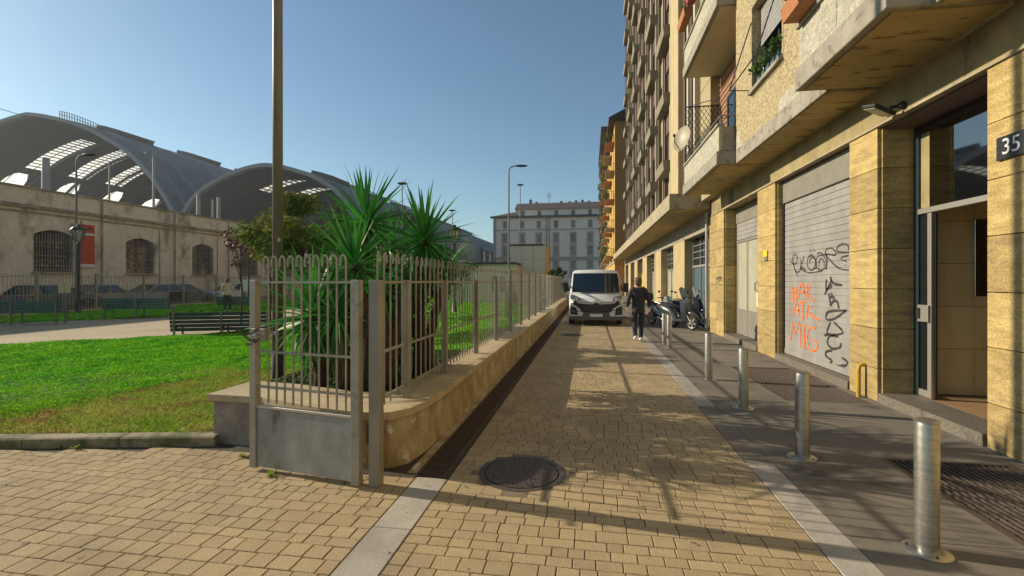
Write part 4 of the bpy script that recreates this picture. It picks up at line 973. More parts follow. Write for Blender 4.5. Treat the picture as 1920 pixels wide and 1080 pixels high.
bands2 = [(114+12*i, 119+12*i, -12, 4) for i in range(2)]
lants2 = [(112+16*i, 121+16*i, 4.5, 11) for i in range(10)]
t2, pr2 = vault('smaller arched train shed seen behind the tall grey pole', sec, -75.5, 7.5, 330, bands2, None, lant=lants2)
t2['group'] = 'arched train sheds of the station'
# walkway rail on the big vault
hr = MB(); P = [onY(px, py, YE+1) for px, py in ((112,222),(130,226),(150,233),(170,241),(190,251),(214,263))]
for a_, b_ in zip(P, P[1:]):
    for k in range(4): q = a_.lerp(b_, k/4); hr.bar(q, q+Vector((0,0,1.9)), .12, .12)
    for h_ in (1.0,1.9): hr.bar(a_+Vector((0,0,h_)), b_+Vector((0,0,h_)), .12, .12)
hr.build('walkway_rail', m_shedout, t1, world=True)
sm3 = []
for k in range(13): a_ = PI/2*k/12; sm3.append((10.0*math.sin(a_), 9.5+8.5*math.cos(a_)))
t3 = thing('train_shed', 'low rear roof of the station beyond the yuccas', 'train shed', (-44.5, 200, 7.5), 0, 'arched train sheds of the station')
mb = MB(); pf = [(-x, z) for x, z in reversed(sm3)]+sm3[1:]; pf = [(-10,7.5)]+pf+[(10,7.5)]
for (xa, za), (xb, zb) in zip(pf, pf[1:]): mb.add([(-44.5+xa,104,za),(-44.5+xb,104,zb),(-44.5+xb,300,zb),(-44.5+xa,300,za)], [(0,1,2,3)]); mb.add([(-44.5+xa*.97,104,za-.3),(-44.5+xb*.97,104,zb-.3),(-44.5+xb*.97,300,zb-.3),(-44.5+xa*.97,300,za-.3)], [(0,1,2,3)])
mb.build('roof_shell', m_shedout, t3, world=True)
# platform deck behind the wall
MB().box(-260,XW-1.0,60,360,-.1,7.2).build('station_platform', m_stationtrim, kind='structure')
# side building of the station farther on, slate roof
sb = thing('station_side_building', 'long brick station building with slate roof far beyond the yuccas', 'building', (-38, 180, 0))
hb = [(152+9*i, 157+9*i, 4, 10) for i in range(12)]
MB().wall('x', -34.6, -34, 150.5, 262, 0, 11.4, hb).build('front_wall', m_brick, sb, world=True)
MB().box(-46,-34.65,150.5,262,0,11.4).build('core', m_brown, sb, world=True)
for i in range(13): MB().box(-34,-33.7,149.6+9*i,151+9*i,0,11.4).build('pilaster', m_station, sb, world=True)
MB().prism([(-33.2,11.4),(-46.5,11.4),(-40,16.4)], 150, 262, 'y').build('roof', m_slate, sb, world=True)
hills = MB()
hp = [(-300,17),(-200,24),(-150,27),(-120,25.5),(-90,26.5),(-60,25),(-30,26.5),(0,26),(60,28),(160,24)]
hills.add([(x,560,-1) for x, z in hp]+[(x,560,z*1.35) for x, z in hp]+[(x,640,z*1.2) for x, z in hp]+[(x,640,-1) for x, z in hp], [(i,i+1,11+i,10+i) for i in range(9)]+[(10+i,11+i,21+i,20+i) for i in range(9)])
hills.build('distant_rooftops', M('distant_roofs', (.17,.17,.175), (.12,.12,.125), sc=.06, rough=.95, c3=(.24,.235,.23), sc3=.12), kind='structure')
# catenary poles and masts behind the wall
def mast(px, d, ytop, lab, arm=None, r=.11, lattice=False):
    p = at(px, d, 7.1); ht = H+(527-ytop)*d/F-7.1
    t = thing('catenary_mast', lab, 'mast', p, 0, None); t['group'] = 'railway masts behind the station wall'
    MB().tube([(0,0,0),(0,0,ht)], [r, r*.8], 8).build('pole', m_shedrim, t, True)
    if arm:
        dx, dz = arm; MB().tube([(0,0,ht+dz),(dx*.5,0,ht+dz+.1),(dx,0,ht+dz+.25)], .06, 6).ell((dx,0,ht+dz+.1),(.35,.2,.12)).build('arm', m_shedrim, t, True)
mast(86, 62, 296, 'thick pale mast before the first skylight strip of the big train shed', None, .5)
mast(205, 60, 304, 'thin mast with a drooping arm before the second skylight strip', (2.9,-2.0), .12)
mast(288, 62, 288, 'tall mast with a lamp arm pointing left, in front of the vault rim', (-1.0,-.0), .16)
mast(372, 66, 364, 'stubby pale mast at the foot of the smaller train shed', None, .3)
mast(399, 70, 374, 'short mast inside the mouth of the smaller train shed', None, .15)
mast(410, 75, 370, 'rightmost short mast in front of the smaller train shed', None, .3)
# ================================================================ park on the left
lg = MB()
def poly(mb, pts, z): mb.add([(x,y,z) for x, y in pts], [tuple(range(len(pts)))])
poly(lg, [(-34,-12),(-9.2,3.25),(-3.75,4.36),(-3.75,4.9),(-3.2,7),(-3.2,34),(-3.2,60),(-34,60)], .06); lg.build('park_lawn', m_lawnbase, kind='structure')
pth = MB(); poly(pth, [(-30,-6.6),(-14.1,9.3),(-10.4,13),(-9.0,15.5),(-8.6,19),(-9.5,26),(-14,30),(-16.5,24),(-18.3,18),(-21.7,14.4),(-34,2.1)], .068); pth.build('park_path', m_path, kind='structure')
# kerb of the lawn
kb = thing('lawn_kerb', 'mossy stone kerb between the left paving and the lawn', 'kerb', (-6.5, 3.6, 0))
n = 6
for i in range(n):
    a_, b_ = KA.lerp(KB, i/n), KA.lerp(KB, (i+1)/n); d = (b_-a_).normalized(); q = Vector((-d.y, d.x, 0))
    v = [a_+d*.006, b_-d*.006, b_-d*.006+q*.16, a_+d*.006+q*.16]
    MB().add([(p.x,p.y,-.02) for p in v]+[(p.x,p.y,.078+random.uniform(-.006,.006)) for p in v]+[(p.x+q.x*s_,p.y+q.y*s_,.092) for p, s_ in zip(v,(.02,.02,-.01,-.01))], [(0,1,5,4),(1,2,6,5),(2,3,7,6),(3,0,4,7),(4,5,9,8),(5,6,10,9),(6,7,11,10),(7,4,8,11),(8,9,10,11)]).build('kerb_stone', M('mossy_stone', (.34,.28,.19), (.27,.22,.14), sc=3, fine=.2, c3=(.09,.10,.035), sc3=4, lo3=.42, hi3=.6) if i == 0 else bpy.data.materials['mossy_stone'], kb, world=True)
# ground cover: leaves scattered as real faces
def noise2(x, y, s):   # cheap smooth value noise
    v = np.zeros_like(x); 
    for o, (kx, ky, ph) in enumerate(((1.0,.7,.3),(-.6,1.1,2.1),(.35,-1.3,4.0),(1.7,1.9,1.2),(-2.3,1.4,5.1))): v += np.sin(x*kx*s+y*ky*s*.6+ph)*np.cos(y*ky*s-x*.4*s+ph*2)/(1+o*.4)
    return v/2.4
def inpoly(x, y, P):
    c = np.zeros(x.shape, bool); j = len(P)-1
    for i in range(len(P)):
        xi, yi = P[i]; xj, yj = P[j]
        c ^= ((yi > y) != (yj > y)) & (x < (xj-xi)*(y-yi)/(yj-yi+1e-9)+xi); j = i
    return c
PATH = [(-30,-6.6),(-14.1,9.3),(-10.4,13),(-9.0,15.5),(-8.6,19),(-9.5,26),(-14,30),(-16.5,24),(-18.3,18),(-21.7,14.4),(-34,2.1)]
def visible(x, y, m=.3):
    d = -x*sn+y*cs; r = x*cs+y*sn; return (d > 3) & (np.abs(r/np.maximum(d,.1)) < 1.08+m)
def cover(name, n, xr, yr, size, zb, hgt, ok, mat, blade=False, label=None):
    x = rng.uniform(*xr, n); y = rng.uniform(*yr, n); k = visible(x, y) & ok(x, y); x, y = x[k], y[k]; n = len(x)
    d = -x*sn+y*cs; s = size*rng.uniform(.6,1.3,n)*np.clip(d/9, .8, 2.6)
    z = zb+hgt*(.5+.5*noise2(x, y, 2.3))*rng.uniform(.5,1,n)+.012
    th = rng.uniform(0, 2*PI, n)
    V = np.zeros((n, 4, 3))
    if not blade:
        tx, ty = rng.normal(0,.45,n), rng.normal(0,.45,n)
        ax = np.stack([np.cos(th), np.sin(th), tx*np.cos(th)+ty*np.sin(th)],1); ay = np.stack([-np.sin(th), np.cos(th), -tx*np.sin(th)+ty*np.cos(th)],1)
        C = np.stack([x,y,z],1)
        V[:,0] = C-ax*s[:,None]*.5; V[:,1] = C-ay*s[:,None]*.42+ax*s[:,None]*.12; V[:,2] = C+ax*s[:,None]*.5; V[:,3] = C+ay*s[:,None]*.42+ax*s[:,None]*.12
    else:
        L = s*2.6; lx, ly = rng.normal(0,.5,n)*L, rng.normal(0,.5,n)*L
        C = np.stack([x,y,np.full(n, zb)],1); w = np.stack([np.cos(th),np.sin(th),np.zeros(n)],1)*s[:,None]*.11
        V[:,0] = C-w; V[:,1] = C+w; V[:,2] = C+w*.7+np.stack([lx*.5,ly*.5,L*.7],1); V[:,3] = C+np.stack([lx,ly,L],1)
    me = bpy.data.meshes.new(name); me.vertices.add(n*4); me.vertices.foreach_set('co', V.reshape(-1)); me.loops.add(n*4); me.loops.foreach_set('vertex_index', np.arange(n*4)); me.polygons.add(n); me.polygons.foreach_set('loop_start', np.arange(n)*4); me.polygons.foreach_set('loop_total', np.full(n,4)); me.update(); me.validate(); me.materials.append(mat)
    o = link(name, me); o['kind'] = 'stuff'; return n
dryb = lambda x, y: np.maximum(-(x+6.8-.28*(y-4.9)), (y-7.3))+.45*noise2(x, y, .9)
okl = lambda x, y: ~inpoly(x, y, PATH) & (y > kerb_y(x)+.17) & ((x < -3.95) | (y > 5.1)) & (x < -2.2)
tot = 0
tot += cover('clover_lawn', 520000, (-18,-2.2), (1,13.5), .034, .06, .11, lambda x, y: okl(x,y) & (dryb(x,y) > rng.normal(0,.12,x.shape)) & ((x > -7) | True), m_clover)
tot += cover('dry_grass', 190000, (-10,-3.6), (2.8,8.6), .024, .06, .03, lambda x, y: okl(x,y) & (dryb(x,y) < .45+rng.normal(0,.15,x.shape)), m_grass, True)
tot += cover('far_lawn_grass', 240000, (-27,-2.2), (10,44), .05, .06, .07, lambda x, y: okl(x,y) & ((y > 13.5) | (x < -15)), m_clover)
tot += cover('bank_grass', 90000, (-4.7,-2.0), (8.2,34), .045, .40, .05, lambda x, y: (rng.random(x.shape) < 2) , m_clover)
_o = bpy.data.objects['bank_grass']; _v = np.zeros(len(_o.data.vertices)*3); _o.data.vertices.foreach_get('co', _v); _v = _v.reshape(-1,3); _v[:,2] -= np.clip((-2.0-_v[:,0])/2.6,0,1)*.35; _o.data.vertices.foreach_set('co', _v.reshape(-1)); _o.data.update()
tot += cover('bed_ground_cover', 30000, (-3.9,-2.03), (4.75,8.2), .05, .36, .10, lambda x, y: rng.random(x.shape) < .8, m_bush)
print('cover', tot)
# fallen leaves and crumbs on the paving and along the wall foot
fl_ = MB()
for _ in range(260):
    if random.random() < .55: x, y = random.uniform(-8,-1.6), 0; y = front_y(x)-abs(random.gauss(0,.25))-.03
    else: x, y = random.choice((random.gauss(-1.2,.35), random.uniform(-1.1,3.6))), random.uniform(2.2,14)
    if -1.6 < x < -1.45 and y > 3.8: continue
    s_ = random.uniform(.008,.022); a_ = random.uniform(0,6.28); c_, d_ = math.cos(a_)*s_, math.sin(a_)*s_; z_ = random.uniform(.006,.012)
    fl_.add([(x-c_,y-d_,z_),(x+d_*.5,y-c_*.5,z_+.004),(x+c_,y+d_,z_+.003),(x-d_*.5,y+c_*.5,z_)], [(0,1,2,3)])
fl_.build('fallen_leaves', m_leafd, kind='stuff')
# weeds at the kerb and gate
def weed(p, lab, r=.12, n=26, m=None):
    mb = MB()
    for _ in range(n):
        a = random.uniform(0,2*PI); L = r*random.uniform(.6,1.3); e = random.uniform(.2,1.2); w = .006
        d = Vector((math.cos(a)*math.cos(e), math.sin(a)*math.cos(e), math.sin(e))); s_ = Vector((-math.sin(a), math.cos(a), 0))*w
        mb.add([Vector((0,0,0))-s_, Vector((0,0,0))+s_, d*L*.6+s_*1.4, d*L-Vector((0,0,L*.2)), d*L*.6-s_*1.4], [(0,1,2,3,4)])
    t = mb.build('weed_tuft', m or m_grass, None); t.location = p; tag(t, lab, 'weed', 'weeds in the paving joints')
for (px, py, r, lab) in ((200,833,.16,'big green weed tuft at the middle of the mossy kerb'),(108,840,.10,'small weed tuft at the foot of the kerb left of the big one'),(143,842,.12,'low weed between the two others along the kerb'),(248,832,.17,'spiky weed tuft on the right half of the kerb'),(455,857,.14,'weed tuft at the lower left corner of the gate'),(508,893,.12,'yellowish weed in the paving just in front of the gate panel')):
    p = onZ(px, py, 0); weed((p.x, p.y, 0), lab, r*.5)
# ================================================================ benches
def bench(p, rz, L, top, lab, m, nsl=4, grp='park benches'):
    t = thing('park_bench', lab, 'bench', p, rz, grp)   # local y = along; back faces -x... camera side
    hb = top
    for i in range(nsl):
        z = hb-.02-(.112*i); MB().cbox(-.02+.02*i,.015+.02*i,-L/2,L/2,z-.098,z,.005).build('back_slat', m, t)
    for i in range(5): MB().cbox(.12+.10*i,.20+.10*i,-L/2,L/2,hb-.43,hb-.395,.005).build('seat_slat', m, t)
    for y in (-L/2+.12, 0, L/2-.12):
        MB().bar((.03,y,0),(-.035,y,hb-.03),.05,.045,up=(0,1,0)).build('back_post', m_pole, t)
        MB().bar((.06,y,hb-.45),(.62,y,hb-.45),.05,.04).build('seat_arm', m_pole, t); MB().bar((.56,y,0),(.56,y,hb-.47),.05,.045,up=(0,1,0)).build('leg', m_pole, t)
    return t
p = at(415, 13.9, .06); bench(p, math.radians(90+22), 2.7, .70, 'dark slatted bench with its back to the near lawn', m_benchd, 5)
p = at(20, 17.0, .06); bench(p, math.radians(90+24), 2.9, .88, 'green bench at the left edge of the park path', m_bench, 4)
p = at(255, 20.0, .06); bench(p, math.radians(90+18), 2.6, .88, 'green bench in the middle beyond the park path', m_bench, 4)
p = at(443, 24.8, .06); bench(p, math.radians(90+14), 2.0, .80, 'farthest bench behind the man in the pale shirt', m_bench, 4)
# ================================================================ fence round the park (far left)
pf = thing('park_fence', 'low thin iron fence on a stone kerb between the park and the parked cars', 'fence', (-25.5, 20, 0))
MB().box(-25.62,-25.38,-6,75,-.02,.22).build('fence_kerb', m_cap, pf, world=True)
pme = MB().bar((0,0,.22),(0,0,1.98),.018,.018).mesh('bar', m_paint); k = 0
ys = [8+.15*i for i in range(290)]
for y in ys: link('bar', pme, pf, (0, y-20, 0))
r2 = MB()
for i in range(90): r2.bar((-25.5,51.5+.25*i,.22),(-25.5,51.5+.25*i,1.98),.018,.018)
for i in range(90): r2.bar((-25.5,7.85-.15*i,.22),(-25.5,7.85-.15*i,1.98),.018,.018)
r2.build('bars', m_paint, pf, world=True, kind='stuff')
for z in (.32,1.0,1.85): MB().bar((-25.5,-6,z),(-25.5,75,z),.02,.03).build('rail', m_paint, pf, world=True)
pp = MB().cbox(-.05,.05,-.05,.05,.2,2.05,.005).mesh('post', m_paint)
for i in range(30): link('post', pp, pf, (0, -6+2.7*i-20, 0))
MB().box(-60,-25.7,-10,150,-.055,.0).build('street', m_asphalt, kind='structure')
p = at(121, 22.6); ns_ = thing('notice_board', 'small cream notice board fixed to the park fence', 'sign', (p.x, p.y, 1.3))
ns_.rotation_euler = (0,0,math.radians(40)); MB().cbox(-.23,.23,-.02,.02,-.22,.28,.004).build('board', M('cream_board', (.62,.52,.30)), ns_); MB().box(-.006,.006,-.024,-.021,-.22,.28).build('seam', m_brown, ns_); MB().bar((0,.03,-.28),(0,.03,-1.25),.05,.05).build('leg', m_pole, ns_)
p = at(459, 31); ns2 = thing('notice_board', 'white board beside the gate edge near the white car', 'sign', (p.x, p.y, 1.35)); MB().cbox(-.25,.25,-.02,.02,-.4,.4,.004).build('board', m_white, ns2); MB().bar((0,.03,-.42),(0,.03,-1.3),.05,.05).build('leg', m_pole, ns2); ns2.rotation_euler = (0,0,.5)
# ================================================================ poles and lamps
pz = thing('lamp_pole', 'very tall grey steel pole with black painted foot behind the gate', 'pole', (-4.33, 6.05, .05))
MB().tube([(0,0,0),(0,0,10.5)], [.072,.058], 20).build('shaft', m_pole, pz, 2)
MB().tube([(0,0,-.05),(0,0,.62)], .078, 20).build('painted_foot', m_polebase, pz, 2)
MB().lathe([(.14,0),(.14,.03),(.085,.05)], n=16).build('base_collar', m_polebase, pz)
d8 = at(525, 6.2); v = Vector((0,0,2.22-.05)); dirc = Vector((4.33,-6.05,0)).normalized()
text('digit', '8', .085, m_white, pz, (dirc.x*.069+.02, dirc.y*.069, 2.17), (PI/2, 0, math.atan2(dirc.y, dirc.x)+PI/2+.2), .001)
def street_lamp(px, d, ytop, arm, lab, r=.07):
    p = at(px, d); ht = H+(527-ytop)*d/F; t = thing('street_lamp', lab, 'street lamp', p, TH, None)
    MB().tube([(0,0,0),(0,0,ht-.55)], [r,r*.7], 10).build('pole', m_lampgrey, t, True)
    if arm: 
        MB().tube([(0,0,ht-.55),(arm*.02,0,ht-.25),(arm*.12,0,ht-.08),(arm*.35,0,ht)], r*.6, 8).build('arm', m_lampgrey, t, True)
        MB().ell((arm*.68,0,ht),(abs(arm)*.36,.14,.075), 12, 8).build('lamp_head', m_lamp, t, True)
    else: MB().tube([(0,0,ht-.55),(0,0,ht-.1)], r*.6, 8).build('arm', m_lampgrey, t, True); MB().ell((0,0,ht-.05),(.45,.3,.12)).build('lamp_head', m_lamp, t, True)
street_lamp(954, 31, 311, 1.2, 'curved street lamp standing behind the fence before the grey building')
street_lamp(975.5, 62, 346, 0, 'taller distant lamp with flat head right of the curved lamp')
street_lamp(754, 44, 343, 0, 'lamp with flat head between the two yucca crowns')
street_lamp(848, 60, 394, 0, 'distant lamp just left of the black lantern')
street_lamp(143, 25, 290, 1.0, 'street lamp with arm pointing right above the left lantern', .06)
def lantern(px, d, ytop, lab):
    p = at(px, d); ht = H+(527-ytop)*d/F; t = thing('lantern', lab, 'lantern', p, 0, 'old style black lanterns')
    MB().lathe([(.17,0),(.17,.10),(.12,.16),(.10,.6),(.07,.75),(.06,ht*.5),(.05,ht-1.0),(.09,ht-.95),(.04,ht-.9)], n=10).build('post', m_lamp, t, True)
    MB().lathe([(.12,ht-.82),(.26,ht-.32)], n=6).build('glass', glass('lantern_glass', (.35,.33,.28), .2) if 'lantern_glass' not in bpy.data.materials else bpy.data.materials['lantern_glass'], t)
    fr = MB().lathe([(.33,ht-.32),(.33,ht-.28),(.22,ht-.16),(.08,ht-.10),(.09,ht-.05),(.03,ht)], n=8)
    for k in range(6): a = PI/3*k; fr.bar((.12*math.cos(a),.12*math.sin(a),ht-.84),(.27*math.cos(a),.27*math.sin(a),ht-.32),.02,.02)
    for sg in (-1,1): fr.tube([(sg*.04,0,ht-.95),(sg*.28,0,ht-.75),(sg*.36,0,ht-.45),(sg*.3,0,ht-.33)],.014,6)
    fr.build('crown', m_lamp, t)
lantern(147, 23.0, 420, 'black lantern in front of the red banner'); lantern(467, 28.5, 442, 'black lantern partly behind the tall pole and reddish tree'); lantern(852, 23.5, 421, 'black lantern right of the second yucca crown')
# ================================================================ bollards
bo = None
for (x, y, h_, lab) in ((2.03,3.27,.80,'nearest steel bollard in front of the right grating'),(1.96,4.82,.80,'second steel bollard, with shade around its foot'),(1.97,6.58,.78,'third steel bollard counted from the camera'),(1.96,8.37,.78,'fourth steel bollard counted from the camera'),(1.93,12.15,.82,'steel bollard beside the scooters, the nearer of the close pair'),(1.93,12.95,.80,'steel bollard beside the scooters, the farther of the close pair')):
    if bo is None:
        bo = thing('bollard', lab, 'bollard', (x,y,0), 0, 'steel bollards along the sidewalk')
        MB().lathe([(.0001,0),(.062,0),(.062,.775),(.058,.79),(.066,.792),(.066,.80),(.05,.806),(.0001,.806)], n=28).build('tube', m_steel, bo, 1)
        MB().lathe([(.125,-.002),(.127,.004),(.12,.010),(.0625,.012)], n=32).build('base_plate', m_steel, bo, 1)
        sb_ = MB()
        for k in range(3): a = .5+k*2*PI/3; sb_.lathe([(.009,.010),(.009,.018),(.0001,.019)], (.095*math.cos(a), .095*math.sin(a)), 6)
        sb_.build('bolts', m_rust, bo)
    else: copy_tree(bo, None, (x,y,0), random.random()*6, lab).scale = (1,1,h_/.8)
# ================================================================ yuccas
def leaf_variants(mat, wide=.068):
    out = []
    for droop in (.0, .05, .14, .34, .7, 1.1):
        mb = MB(); n = 7; rows = []
        x = z = 0; ang = 0
        for i in range(n+1):
            t = i/n; w = wide*(.55+1.0*math.sin(min(1,t*1.35+.12)*PI*.5)*(1-t)**.55 if t < 1 else 0)
            w = wide*((.5+t*2.2) if t < .25 else 1.05*(1-((t-.25)/.75)**1.7))
            rows.append((x, z, max(w,.0015)))
            ang = -droop*t*1.6; x += math.cos(ang)/n; z += math.sin(ang)/n
        v = []; 
        for (x, z, w) in rows: v += [(x, -w/2, z+w*.22), (x, 0, z), (x, w/2, z+w*.22)]
        f = [q for i in range(n) for q in ((i*3, i*3+3, i*3+4, i*3+1), (i*3+1, i*3+4, i*3+5, i*3+2))]
        mb.add(v, f); me = bpy.data.meshes.new('leaf'); me.from_pydata(mb.v, [], mb.f); me.materials.append(mat); me.polygons.foreach_set('use_smooth', [True]*len(me.polygons)); out.append(me)
    return out
LV = leaf_variants(m_leaf); LD = leaf_variants(m_leafd, .035)
def head(t, c, L, n, emin, emax, dry=10, az=None, upn=0):
    for i in range(n):
        q = (i+.5)/n; e = math.radians(emax+(emin-emax)*q**.85+random.gauss(0,4)); yaw = i*2.39996+random.gauss(0,.15)
        v = min(5, max(0, int((1-math.sin(e))*2.6+random.random()*.9)))
        if e > .9: v = random.choice((0,0,1))
        l = L*random.uniform(.82,1.08)*(1 if e > -.2 else .85)
        link('leaf', LV[v], t, c+Vector((0,0,-.10*q)), (random.gauss(0,.35), -e, yaw), (l,l*random.uniform(.8,1.15),l))
    for i in range(dry):
        yaw = random.uniform(0,2*PI); l = L*random.uniform(.5,.8)
        link('dry_leaf', LD[random.choice((4,5))], t, c+Vector((0,0,-.12-.1*random.random())), (0, random.uniform(.5,1.2), yaw), (l,l,l))
def yucca(base, heads, lab, trunk_r=.085, skirt=26):
    t = thing('yucca', lab, 'yucca', base, 0, None); t['group'] = 'yuccas in the corner bed'
    b = Vector(base)
    tr = MB()
    for (c, L, n, e0, e1, dry) in heads:
        c = Vector(c)-b; mid = Vector((c.x*.45+random.uniform(-.03,.03), c.y*.5, c.z*.5)); 
        pts = [Vector((c.x*.25,c.y*.25,-.05)), mid*.5+Vector((c.x*.1,0,0)), mid, mid.lerp(c,.5), c+Vector((0,0,-.02))]
        tr.tube(pts, [trunk_r*1.25, trunk_r*1.0, trunk_r*.85, trunk_r*.7, trunk_r*.55], 10)
        head(t, c, L, n, e0, e1, dry)
        for i in range(skirt):
            q = random.random()*.75; l = L*random.uniform(.45,.8); p_ = Vector((0,0,.3)).lerp(c, 1-q); p_.x = c.x*(1-q*.8); p_.y = c.y*(1-q*.8)
            link('dry_leaf', LD[random.choice((2,3,4))] if i % 3 else LV[4], t, p_, (0, random.uniform(.9,1.35), random.uniform(0,6.28)), (l,l*1.3,l))
    tr.build('trunk', m_trunk, t, 2)
A = at(688, 5.8); B_ = at(796, 6.2); C_ = at(664, 5.15); D_ = at(588, 5.25)
def hz(py, d): return H+(527-py)*d/F
yucca((A.x+.05, A.y, .38), [((A.x, A.y, hz(412,5.8)), .76, 76, -50, 84, 18), (at(735,6.6,hz(452,6.6)), .62, 52, -55, 70, 22)], 'tallest yucca with its spiky crown rising highest above the fence')
yucca((B_.x-.12, B_.y+.1, .38), [((B_.x, B_.y, hz(447,6.2)), .74, 96, -60, 86, 26), (at(838,7.2,hz(500,7.2)), .66, 60, -50, 55, 16)], 'yucca with the right hand spiky crown over the iron fence')
yucca((C_.x+.18, C_.y+.15, .38), [((C_.x, C_.y, hz(492,5.15)), .76, 58, -35, 80, 14)], 'bright green yucca crown just behind the hooked bars of the gate')
yucca((D_.x+.10, D_.y+.05, .38), [((D_.x, D_.y, hz(588,5.25)), .80, 84, -62, 82, 20)], 'lowest yucca, seen through the gate bars left of the hinge', .07)
yucca((at(716,5.3).x, at(716,5.3).y, .38), [(at(716,5.5,hz(545,5.5)), .5, 46, -60, 60, 24), (at(760,6.2,hz(520,6.2)), .55, 44, -60, 65, 22)], 'shaded short yucca pair right behind the gate post')
# shrubs and trees
def shrub(c, r, n, s, lab, mat, name='shrub', flat=.9, grp=None):
    t = thing(name, lab, 'shrub', (c[0], c[1], max(.05, c[2]-r*flat)), 0, grp); zz = c[2]-t.location.z
    mb = MB()
    for _ in range(7): q = Vector((random.gauss(0,1),random.gauss(0,1),random.gauss(0,.8))).normalized()*r*.45; leafball(mb, (q.x,q.y,zz+q.z*flat), r*.66, n//7, s, flat)
    mb.build('foliage', mat, t)
    sm = MB()
    for _ in range(9): a = random.uniform(0,6.28); sm.tube([(0,0,0),(math.cos(a)*r*.3,math.sin(a)*r*.3,zz*.7),(math.cos(a)*r*.6,math.sin(a)*r*.6,zz*1.2)], .012, 5)
    sm.build('stems', m_trunk, t)
q = at(648, 5.9); shrub((q.x,q.y,.75), .42, 2600, .06, 'low dark shrub at the foot of the yuccas behind the gate', m_bush)
q = at(640, 5.6); shrub((q.x,q.y,1.25), .50, 2600, .06, 'dark small leaved shrub behind the middle of the gate', m_bush)
q = at(705, 6.2); shrub((q.x,q.y,.85), .50, 2400, .07, 'low dark shrub beside the gate post between yucca trunks', m_bush)
q = at(700, 6.3); shrub((q.x,q.y,1.5), .62, 2400, .07, 'dark shrub between the yucca trunks behind the gate post', m_bush)
q = at(770, 7.4); shrub((q.x,q.y,1.75), .72, 1700, .09, 'dark dense shrub under the right yucca crown', m_bush)
def tree(p, zt, rx, rz_, n, s, lab, mat, trunk=.06, clusters=26, sparse=.55, grp='trees in the park'):
    t = thing('tree', lab, 'tree', (p.x,p.y,.05), 0, grp); zc_ = zt-rz_
    tm = MB(); tm.tube([(0,0,-.05),(.03,.02,zc_*.4),(-.03,0,zc_*.75),(0,0,zc_)], [trunk,trunk*.8,trunk*.65,trunk*.5], 8)
    cm = MB()
    for i in range(clusters):
        v = Vector((random.gauss(0,1),random.gauss(0,1),random.gauss(0,1))).normalized()*random.random()**.45; c = Vector((v.x*rx, v.y*rx, zc_+v.z*rz_))
        st_ = Vector((0,0,zc_*random.uniform(.45,.9))); tm.tube([st_, st_.lerp(c,.5)+Vector((0,0,.06)), c], [trunk*.35,trunk*.22,trunk*.1], 5)
        leafball(cm, c, rx*random.uniform(.2,.36), int(n/clusters*random.uniform(.6,1.4)), s, .8)
    tm.build('trunk', m_trunk, t, 2); cm.build('crown', mat, t)
tree(at(568, 12.5), 3.80, 1.30, 1.05, 9500, .11, 'yellow green broadleaf tree between the tall pole and the yuccas', m_treeleaf, .06, 34)
tree(at(505, 14.5), 3.55, .7, .75, 1500, .11, 'small green tree just left of the tall pole', m_treeleaf, .04, 18)
tree(at(452, 17), 3.6, .8, .75, 520, .11, 'sparse reddish tree at the left of the tall pole', m_redleaf, .04, 20)
tree(at(655, 21), 4.9, 1.5, 1.5, 2200, .17, 'dark green tree behind the tallest yucca', m_bush, .08, 24)
tree(at(900, 42), 3.2, 2.2, 1.3, 2200, .2, 'low dark tree beyond the lawn behind the fence', m_bush, .1, 22)
tree(at(866, 30), 3.2, .9, .9, 900, .14, 'thin garden tree near the right lantern', m_bush, .08, 14)
tree(at(1043, 33), 2.75, .75, .9, 2400, .13, 'rounded green bush tree at the far end of the fence', m_bush, .08, 20)
tree(at(640, 40), 4.0, 2.6, 1.9, 2000, .25, 'broad dark tree far behind the shrubs', m_bush, .14, 22)
yucca((at(625,5.1).x+.1, at(625,5.1).y+.1, .38), [(at(632,5.1,hz(585,5.1)), .58, 62, -65, 55, 30)], 'short drooping yucca in the middle behind the gate bars', .06)
q = at(742, 6.4); shrub((q.x,q.y,.95), .48, 2200, .065, 'low dark shrub under the fence beyond the gate post', m_bush)
# hidden boundary hedge of the park
hd = MB()
for i in range(46): leafball(hd, (-23+i*.46, 47+random.random(), 1.0), .75, 80, .2)
hd.build('hedge', m_bush, None, label='low dark hedge across the far end of the park lawn', cat='hedge')
# ================================================================ van
van = thing('van', 'white delivery van with dark grille parked facing the camera beside the fence', 'van', (.23, 17.75, 0), math.radians(1.0))
def ring(y, zb, zt, wb, wm_, wt, zm):
    L = [(-wb,zb),(-wm_,zb+.10),(-wm_,zm),(-(wm_*.4+wt*.6),zm+(zt-zm)*.55),(-wt,zt-.10),(-wt+.10,zt-.02)]
    return [(x,y,z) for x, z in L]+[(0,y,zt)]+[(-x,y,z) for x, z in reversed(L)]
MB().loft([ring(0,.34,.80,.72,.80,.70,.55),ring(.05,.26,.88,.84,.92,.80,.6),ring(.18,.22,.97,.90,.98,.84,.7),ring(.38,.22,1.10,.95,1.0,.90,.85),ring(.66,.22,1.20,.97,1.01,.94,1.0),ring(1.12,.22,2.02,.98,1.01,.89,1.15),ring(1.26,.22,2.10,.98,1.01,.88,1.2),ring(3.4,.22,2.12,.98,1.01,.90,1.2),ring(4.9,.22,2.10,.98,1.01,.90,1.2),ring(5.0,.3,1.98,.94,.98,.78,1.2)]).build('body', m_vanwhite, van, True)
m_wind = glass('windscreen', (.01,.018,.03), .02)
ws = MB(); rows = []
for k in range(7):
    t_ = k/6; y = .66+.45*t_-.03; z = 1.23+.73*t_; w = .90-.055*t_
    rows.append([(w*s_, y+.05*abs(s_)**2.5-.065, z-.012*s_*s_) for s_ in np.linspace(-1,1,11)])
